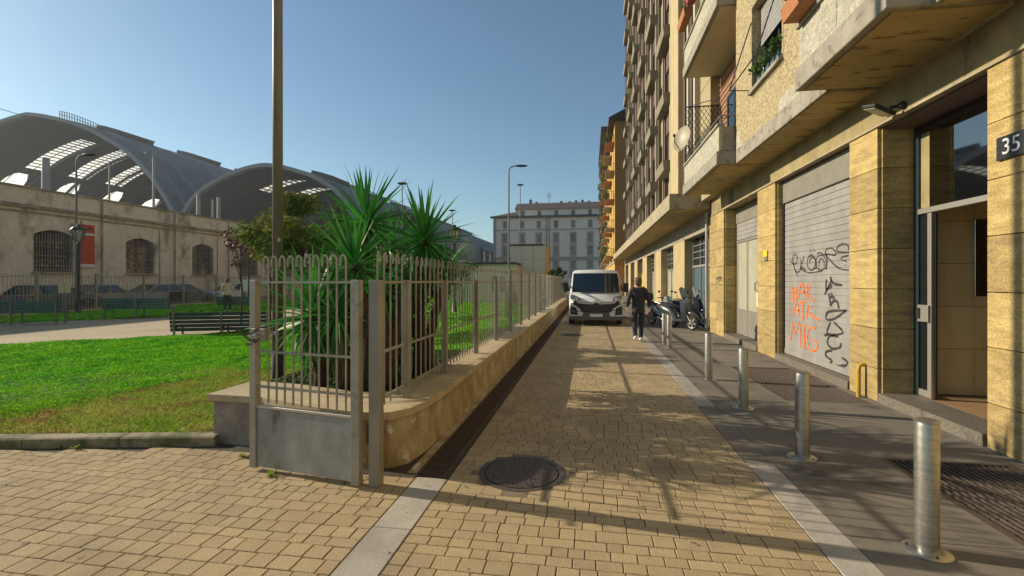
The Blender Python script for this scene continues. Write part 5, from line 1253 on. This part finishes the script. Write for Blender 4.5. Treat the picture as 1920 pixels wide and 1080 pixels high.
ws.add([p for r in rows for p in r], [(j*11+i,j*11+i+1,j*11+12+i,j*11+11+i) for j in range(6) for i in range(10)])
ws.build('windscreen', m_wind, van, True)
MB().bar((-.1,.60,1.245),(.62,.66,1.33),.02,.02).bar((-.78,.60,1.245),(-.1,.65,1.31),.02,.02).build('wiper', m_black, van)
MB().prism([(-.93,.84),(.93,.84),(.985,.50),(.97,.36),(-.97,.36),(-.985,.50)], -.045, .16, 'y').build('bumper', m_vanwhite, van)
MB().prism([(-.97,.355),(.97,.355),(.94,.22),(-.94,.22)], -.055, .16, 'y').build('lower_lip', m_vangrey, van)
MB().prism([(-.46,.50),(.46,.50),(.52,.36),(-.52,.36)], -.062, -.04, 'y').build('lower_grille', m_vangrey, van)
MB().prism([(-.80,.93),(-.5,.87),(-.12,.85),(0,.90),(.12,.85),(.5,.87),(.80,.93),(.86,.80),(.62,.66),(.52,.50),(-.52,.50),(-.62,.66),(-.86,.80)], -.075, .12, 'y').build('grille', m_black, van)
gs_ = MB()
for z in (.55,.62,.69,.75): gs_.box(-.46,.46,-.082,-.076,z,z+.012)
gs_.build('grille_bars', m_vangrey, van)
def chev(zo): return [(-.86,.90+zo),(-.5,.835+zo),(-.14,.815+zo),(0,.895+zo),(.14,.815+zo),(.5,.835+zo),(.86,.90+zo)]
em = MB()
for zo in (0,.055):
    P = chev(zo)
    for (x0,z0_),(x1,z1_) in zip(P,P[1:]): em.bar((x0,-.10+.10*abs(x0)**3,z0_),(x1,-.10+.10*abs(x1)**3,z1_),.034,.03,up=(0,1,0))
em.build('chevron_emblem', m_white, van)
for s_ in (-1,1):
    hl_ = MB().prism([(s_*.55,.86),(s_*.62,1.05),(s_*.80,1.12),(s_*.93,1.14),(s_*.95,1.0),(s_*.80,.92)], -.02, .30, 'y').build('headlight', m_lens, van)
    MB().ell((s_*.74,-.03,.99),(.07,.03,.06)).build('lamp_bowl', m_chrome, hl_, True)
    MB().lathe([(.0001,0),(.05,.0),(.05,.02),(.0001,.025)], n=14).build('fog_light', m_lens, van).location = (s_*.82,-.07,.52)
    van.children[-1].rotation_euler = (PI/2,0,0)
    MB().prism([(s_*.66,.40),(s_*.72,.66),(s_*.93,.74),(s_*.94,.42)], -.058, -.04, 'y').build('lamp_recess', m_black, van)
    mi = MB().cbox(s_*1.16-.10,s_*1.16+.10,.98,1.10,1.22,1.58,.03).bar((s_*1.0,1.1,1.30),(s_*1.12,1.05,1.32),.05,.05).build('wing_mirror', m_black, van)
    MB().prism([(.85,1.28),(1.15,1.85),(2.0,1.85),(2.0,1.28)], s_*1.0, s_*1.016, 'x').build('side_window', m_glass, van)
    for y in (.95,4.0):
        wv = MB(); wv.lathe([(.24,-.11),(.33,-.10),(.345,-.06),(.345,.06),(.33,.10),(.24,.11)], n=24); o = wv.build('wheel', m_tyre, van, True); o.location = (s_*.90,y,.345); o.rotation_euler = (0,PI/2,0)
        MB().lathe([(.0001,.07*s_),(.14,.06*s_),(.22,.10*s_),(.235,.09*s_),(.235,-.09*s_),(.0001,-.09*s_)], n=16).build('rim', m_vangrey, o, True)
MB().cbox(-.27,.27,-.09,-.075,.335,.445,.004).build('number_plate', m_white, van)
MB().box(-.27,-.235,-.093,-.091,.337,.443).box(.235,.27,-.093,-.091,.337,.443).build('plate_band', M('plate_blue', (.02,.06,.35)), van)
# ================================================================ parked cars behind the park fence
def car(p, rz, paint, lab, hatch=True, L=4.1, ht=1.46):
    t = thing('parked_car', lab, 'car', p, rz, 'cars parked behind the park fence')   # local y = forward
    h = L/2
    P = [(-h,.35),(-h+.05,.78),(-h+.12,.95),(h-1.25,.97),(h-.5,.86),(h-.08,.70),(h,.5),(h-.03,.28),(-h+.03,.25)]
    def sl(x, k): return [(x, y*k, .5+(z-.5)*k) for y, z in P]
    MB().loft([sl(-.88,.94),sl(-.85,.985),sl(-.78,1),sl(.78,1),sl(.85,.985),sl(.88,.94)]).build('body', paint, t, True)
    yb0, yb1 = (-h+.15 if hatch else -h+.55), h-1.15; yt0, yt1 = (-h+.65 if hatch else -h+1.15), h-2.0
    gl = MB(); v = [(-.78,yb0,.94),(.78,yb0,.94),(.78,yb1,.95),(-.78,yb1,.95),(-.60,yt0,ht-.04),(.60,yt0,ht-.04),(.60,yt1,ht-.04),(-.60,yt1,ht-.04)]
    gl.add(v, [(0,1,5,4),(1,2,6,5),(2,3,7,6),(3,0,4,7),(4,5,6,7)]); gl.build('windows', m_glass, t)
    rf = MB().loft([[(x*w,y,z) for x, y, z in ((-1,yt0-.06,ht-.06),(1,yt0-.06,ht-.06),(1,yt1+.08,ht-.06),(-1,yt1+.08,ht-.06))] for w, in ((.62,),)]+[[(x*.5,y,ht) for x, y in ((-1,yt0+.1),(1,yt0+.1),(1,yt1-.1),(-1,yt1-.1))]])
    for sx in (-1,1):
        for (ya, yb) in ((yb0,yt0),(yb1,yt1),((yb0+yb1)/2-.1,(yt0+yt1)/2-.1)): rf.bar((sx*.785,ya,.94),(sx*.612,yb,ht-.04),.05,.06)
    rf.build('roof', paint, t)
    for sx in (-1,1):
        MB().ell((sx*.68,h-.12,.66),(.17,.12,.08)).build('headlight', m_lens, t, True); MB().ell((sx*.72,-h+.05,.82),(.12,.06,.11)).build('tail_light', m_red, t, True)
        MB().ell((sx*.96,yb1-.25,1.0),(.09,.05,.07)).build('wing_mirror', paint, t, True)
        MB().box(sx*.875,sx*.889,(yb0+yb1)/2-.1,(yb0+yb1)/2-.085,.35,.93).build('door_seam', m_black, t)
        for y in (h-.78,-h+.72):
            o = MB().lathe([(.20,-.10),(.30,-.09),(.31,0),(.30,.09),(.20,.10)], n=20).build('wheel', m_tyre, t, True); o.location = (sx*.80,y,.31); o.rotation_euler = (0,PI/2,0)
            MB().lathe([(.0001,.06*sx),(.19,.08*sx),(.21,.09*sx),(.21,-.05*sx),(.0001,-.05*sx)], n=12).build('rim', m_alum, o, True)
    return t
cdark = M('car_dark_blue', (.06,.075,.11), rough=.3, coat=.6); cgrey = M('car_grey', (.24,.25,.27), rough=.3, coat=.6); cwht = M('car_white', (.72,.72,.70), rough=.3, coat=.6)
for px, d, rz, m_, lab, hb in ((105,26.0,0,cdark,'dark blue hatchback behind the left green bench',True),(172,27.5,180,cgrey,'grey car between the left lantern and the green bench',False),(282,34.0,180,cgrey,'dark grey estate car behind the middle green bench',True),(340,36.5,0,cdark,'second dark car with its wheel visible right of the estate car',True),(432,42,180,cwht,'silver white car behind the man in the pale shirt',True)):
    p = at(px, d); car((-28.3, p.y if False else onX(px,560,-28.3).y, 0), math.radians(rz), m_, lab, hb)
# ================================================================ scooters
def wheel(t, y, r=.26, w=.10):
    o = MB().lathe([(r-.07,-w/2),(r-.015,-w/2+.01),(r,0),(r-.015,w/2-.01),(r-.07,w/2),(r-.07,-w/2)], n=24, cap=False).build('wheel', m_tyre, t, True); o.location = (0,y,r); o.rotation_euler = (0,PI/2,0)
    rm = MB().lathe([(r-.085,-.03),(r-.068,-.04),(r-.068,.04),(r-.085,.03),(r-.085,-.03)], n=20, cap=False)
    for k in range(5): a = 2*PI*k/5; rm.bar((.03*math.cos(a),.03*math.sin(a),0),((r-.07)*math.cos(a),(r-.07)*math.sin(a),0),.035,.03)
    rm.lathe([(.04,-.05),(.04,.05)], n=10); rm.build('rim', m_alum, o)
def scooter(p, rz, paint, lab, box=False, screen=True):
    t = thing('scooter', lab, 'scooter', p, rz, 'scooters parked by the piers')    # local +y = forward
    wheel(t, .66); wheel(t, -.62)
    def rg(y, z, rx, rz_): return [(rx*math.cos(a), y, z+rz_*math.sin(a)) for a in np.linspace(0, 2*PI, 13)[:-1]]
    MB().loft([rg(-.98,.78,.04,.03),rg(-.85,.74,.11,.10),rg(-.6,.66,.15,.17),rg(-.3,.58,.16,.17),rg(-.08,.45,.14,.13),rg(.02,.36,.12,.07)]).build('rear_body', paint, t, True)
    MB().loft([rg(-.9,.86,.07,.03),rg(-.7,.86,.13,.05),rg(-.35,.80,.14,.06),rg(-.1,.78,.10,.05),rg(0,.74,.04,.03)]).build('seat', m_black, t, True)
    MB().cbox(-.15,.15,-.08,.36,.26,.36,.02).build('footboard', m_black, t)
    MB().loft([[(x,y,z) for x, y, z in ((-w,y0,z0),(w,y0,z0),(w*.6,y0+.14,z0),(-w*.6,y0+.14,z0))] for (w,y0,z0) in ((.14,.34,.28),(.21,.36,.5),(.22,.34,.75),(.16,.26,.98),(.08,.24,1.04))]).build('leg_shield', paint, t, True)
    MB().loft([rg(.36,.60,.03,.02),rg(.48,.60,.07,.05),rg(.68,.57,.08,.05),rg(.86,.50,.06,.03),rg(.94,.42,.03,.02)]).build('front_mudguard', paint, t, True)
    MB().tube([(.07,.66,.26),(.07,.42,.62),(0,.30,.98)],.022,8).tube([(-.07,.66,.26),(-.07,.42,.62),(0,.30,.98)],.022,8).build('fork', m_alum, t, True)
    hb = MB().tube([(-.33,.12,1.04),(-.2,.20,1.04),(0,.24,1.02),(.2,.20,1.04),(.33,.12,1.04)],.016,8).build('handlebar', m_black, t, True)
    MB().ell((0,.30,1.02),(.13,.10,.09)).build('headset', paint, t, True); MB().ell((0,.385,1.01),(.07,.03,.055)).build('headlight', m_lens, t, True)
    for s_ in (-1,1): MB().tube([(s_*.2,.2,1.04),(s_*.26,.2,1.24)],.006,5).ell((s_*.28,.19,1.27),(.06,.015,.04)).build('mirror', m_black, t, True)
    if screen:
        MB().add([(-.15,.34,1.06),(.15,.34,1.06),(.14,.20,1.38),(.0,.17,1.46),(-.14,.20,1.38)],[(0,1,2,3,4)]).build('windscreen', glass('scooter_screen', (.15,.16,.17), .05, see=.88) if 'scooter_screen' not in bpy.data.materials else bpy.data.materials['scooter_screen'], t)
    MB().tube([(.13,-.15,.28),(.15,-.4,.26),(.16,-.8,.34)],[.025,.045,.05],10).build('exhaust', m_steel, t, True)
    MB().cbox(-.15,-.06,-.72,-.15,.22,.40,.02).build('engine_case', m_vangrey, t)
    MB().tube([(.1,-.05,.28),(.18,-.12,.01)],.012,6).tube([(-.1,-.05,.28),(-.18,-.12,.01)],.012,6).build('stand', m_black, t, True)
    MB().tube([(.12,-.7,.84),(.13,-.98,.90),(-.13,-.98,.90),(-.12,-.7,.84)],.012,6).build('grab_rail', m_alum, t, True)
    MB().ell((0,-.99,.76),(.08,.03,.04)).build('tail_light', m_red, t, True)
    if box: MB().cbox(-.2,.2,-1.12,-.76,.90,1.20,.05).build('top_box', m_black, t)
    return t
silver = M('scooter_silver', (.30,.30,.30), rough=.3, metal=.3, coat=.5); sblack = M('scooter_black', (.03,.03,.035), rough=.25, coat=.5); sgrey = M('scooter_grey', (.07,.075,.08), rough=.3, metal=.2, coat=.5)
def scoot_at(a, b):   # wheel contact pixels rear, front
    P, Q = onZ(*a), onZ(*b); m_ = (P+Q)/2; return (m_.x, m_.y, 0), math.atan2(-(Q.x-P.x), Q.y-P.y)
l_, r_z = scoot_at((1243,613),(1300,620)); scooter(l_, r_z, sgrey, 'grey scooter nearest the camera with tall windscreen, front wheel towards the building')
scooter((l_[0]-.35, l_[1]+1.1, 0), r_z-.1, silver, 'silver scooter with black top box behind the walking person', True, False)
scooter((l_[0]+.75, l_[1]+1.7, 0), r_z+.1, sblack, 'black scooter half hidden behind the grey scooter', False, True)
# ================================================================ people
def hand(par, c, d, m=None):
    hb = MB(); c = Vector(c); d = Vector(d).normalized(); hb.ell(c, (.022,.035,.045), 10, 6)
    for i, L_ in enumerate((.055,.065,.062,.048)):
        o = c+Vector((0,-.024+.016*i,-.035)); hb.tube([o, o+d*L_*.55, o+d*L_*.9+Vector((0,.012,.006))], [.009,.008,.006], 6)
    hb.tube([c+Vector((0,.03,.01)), c+Vector((0,.05,-.02)), c+Vector((0,.048,-.05))], [.011,.009,.007], 6)
    hb.build('hand', m_skin, par, True)
def person(p, rz, lab, legs, arms, top, trouser, hairm, long_coat=True, lean=0):
    t = thing('person', lab, 'person', p, rz)      # faces local +y
    S = Vector((0, lean, 0))
    (kl, al), (kr, ar) = legs; (el, wl_), (er, wr) = arms
    pts = [(0,0,.95,.12,.09),(0,lean*.5,1.2,.13,.09),(0,lean,1.43,.09,.07),(0,lean+.01,1.51,.048,.05),(0,lean+.03,1.60,.07,.085),(0,lean+.02,1.68,.062,.075),
           (-.16,lean,1.41,.05,.05),(*el,.04,.04),(*wl_,.027,.027),(.16,lean,1.41,.05,.05),(*er,.04,.04),(*wr,.027,.027),
           (-.09,0,.88,.085,.085),(*kl,.055,.055),(*al,.035,.035),(.09,0,.88,.085,.085),(*kr,.055,.055),(*ar,.035,.035)]
    ed = [(0,1),(1,2),(2,3),(3,4),(4,5),(2,6),(6,7),(7,8),(2,9),(9,10),(10,11),(0,12),(12,13),(13,14),(0,15),(15,16),(16,17)]
    skinned('body', pts, ed, m_skin, t)
    zh = .74 if long_coat else .90
    jp = [(0,0,1.02,.185,.14),(0,-.01,zh,.21,.16),(0,lean*.6,1.25,.195,.14),(0,lean,1.425,.15,.10),(0,lean,1.505,.078,.075),(-.175,lean,1.405,.075,.075),(*el,.062,.06),(el[0]*.1+wl_[0]*.9,el[1]*.1+wl_[1]*.9,el[2]*.1+wl_[2]*.9,.045,.045),
          (.175,lean,1.405,.075,.075),(*er,.062,.06),(er[0]*.1+wr[0]*.9,er[1]*.1+wr[1]*.9,er[2]*.1+wr[2]*.9,.045,.045)]
    skinned('jacket' if long_coat else 'shirt', jp, [(0,1),(0,2),(2,3),(3,4),(3,5),(5,6),(6,7),(3,8),(8,9),(9,10)], top, t)
    tp = [(0,0,.97,.14,.105),(-.09,0,.86,.10,.10),(*kl,.075,.075),(al[0],al[1],al[2]-.035,.062,.062),(.09,0,.86,.10,.10),(*kr,.075,.075),(ar[0],ar[1],ar[2]-.035,.062,.062)]
    skinned('trousers', tp, [(0,1),(1,2),(2,3),(0,4),(4,5),(5,6)], trouser, t)
    for (k_, a_), pitch in ((legs[0], legs[0][1][2]), (legs[1], legs[1][1][2])):
        tilt = max(0, (a_[2]-.09)*2.6)
        sh = MB(); R = [(-.09,.03,.035),(-.06,.042,.05),(.03,.045,.045),(.12,.048,.032),(.19,.03,.018)]
        sh.loft([[(rx*math.cos(q), y, max(0,.0)+h_+h_*math.sin(q)) for q in np.linspace(0,2*PI,11)[:-1]] for y, rx, h_ in R])
        o = sh.build('shoe', m_shoe, t, True); o.location = (a_[0], a_[1], max(0, a_[2]-.085)); o.rotation_euler = (-tilt,0,0)
    hr = MB().ell((0,lean-.005,1.66),(.103,.112,.10), 16, 12).ell((0,lean-.035,1.60),(.10,.085,.095), 14, 10); [hr.ell((random.uniform(-.07,.07), lean+random.uniform(-.09,.03), random.uniform(1.58,1.75)), (.035,.035,.03), 8, 6) for _ in range(16 if long_coat else 3)]; hr.build('hair', hairm, t, True)
    fc = MB().tube([(0,lean+.105,1.66),(0,lean+.135,1.615),(0,lean+.11,1.605)],[.01,.014,.01],6); fc.ell((-.088,lean+.03,1.625),(.012,.02,.032)).ell((.088,lean+.03,1.625),(.012,.02,.032)); fc.build('face', m_skin, t, True)
    MB().ell((-.033,lean+.112,1.645),(.012,.006,.007)).ell((.033,lean+.112,1.645),(.012,.006,.007)).build('eyes', m_black, t, True)
    hand(t, (wl_[0],wl_[1],wl_[2]-.05), Vector(wl_)-Vector(el)); hand(t, (wr[0],wr[1],wr[2]-.05), Vector(wr)-Vector(er))
    return t
pp_ = onZ(1197, 640)
w1 = person((pp_.x, pp_.y, 0), TH*.2, 'walking person in a dark jacket and jeans with white shoes, seen from behind', [((-.10,.06,.50),(-.10,-.18,.16)),((.09,.10,.50),(.08,.14,.09))],
       [((-.27,-.06,1.15),(-.30,.0,.92)),((.28,-.02,1.16),(.33,.10,.93))], m_coat, m_jeans, m_hair, True, .03)
hb_ = thing('handbag', 'small dark red bag held in the hand of the walking person', 'bag', w1.location+Vector((.33,.10,.76))); hb_.rotation_euler = w1.rotation_euler
MB().cbox(-.03,.03,-.09,.09,-.08,.05,.012).build('pouch', M('maroon_leather', (.12,.02,.02), rough=.5), hb_); MB().tube([(0,-.06,.05),(0,-.03,.11),(0,.03,.11),(0,.06,.05)],.006,6).build('strap', m_black, hb_, True)
pm_ = at(426, 24.6, .06)
person((pm_.x, pm_.y, .06), math.radians(35), 'standing man in a pale shirt and dark jeans on the far lawn', [((-.10,.03,.49),(-.11,.0,.09)),((.10,.04,.49),(.12,.02,.09))],
       [((-.26,-.02,1.15),(-.20,.16,1.0)),((.26,-.02,1.15),(.20,.16,1.02))], m_shirt, m_jeans, m_hair, False, .0)
for t_ in [o for o in bpy.data.objects if o.name.startswith('park_bench')]: pass

P_ = [onY(px, py, 99) for px, py in ((-500,60),(0,204),(34,214),(52,217))]
wr_ = thing('overhead_wire', 'thin overhead wire sloping down to the top of the largest shed', 'wire', P_[1])
MB().tube(P_, .09, 5).build('wire', m_lamp, wr_, True, True)
# ================================================================ light haze over the whole place
hm = bpy.data.materials.new('haze'); hm.use_nodes = True; hm.node_tree.nodes.clear()
pvn = hm.node_tree.nodes.new('ShaderNodeVolumePrincipled'); pvn.inputs['Color'].default_value = (.86,.92,1,1); pvn.inputs['Density'].default_value = .00045; pvn.inputs['Anisotropy'].default_value = .3
on = hm.node_tree.nodes.new('ShaderNodeOutputMaterial'); hm.node_tree.links.new(pvn.outputs[0], on.inputs['Volume'])
MB().box(-420, 100, -30, 920, -1.5, 62).build('haze', hm, kind='stuff')
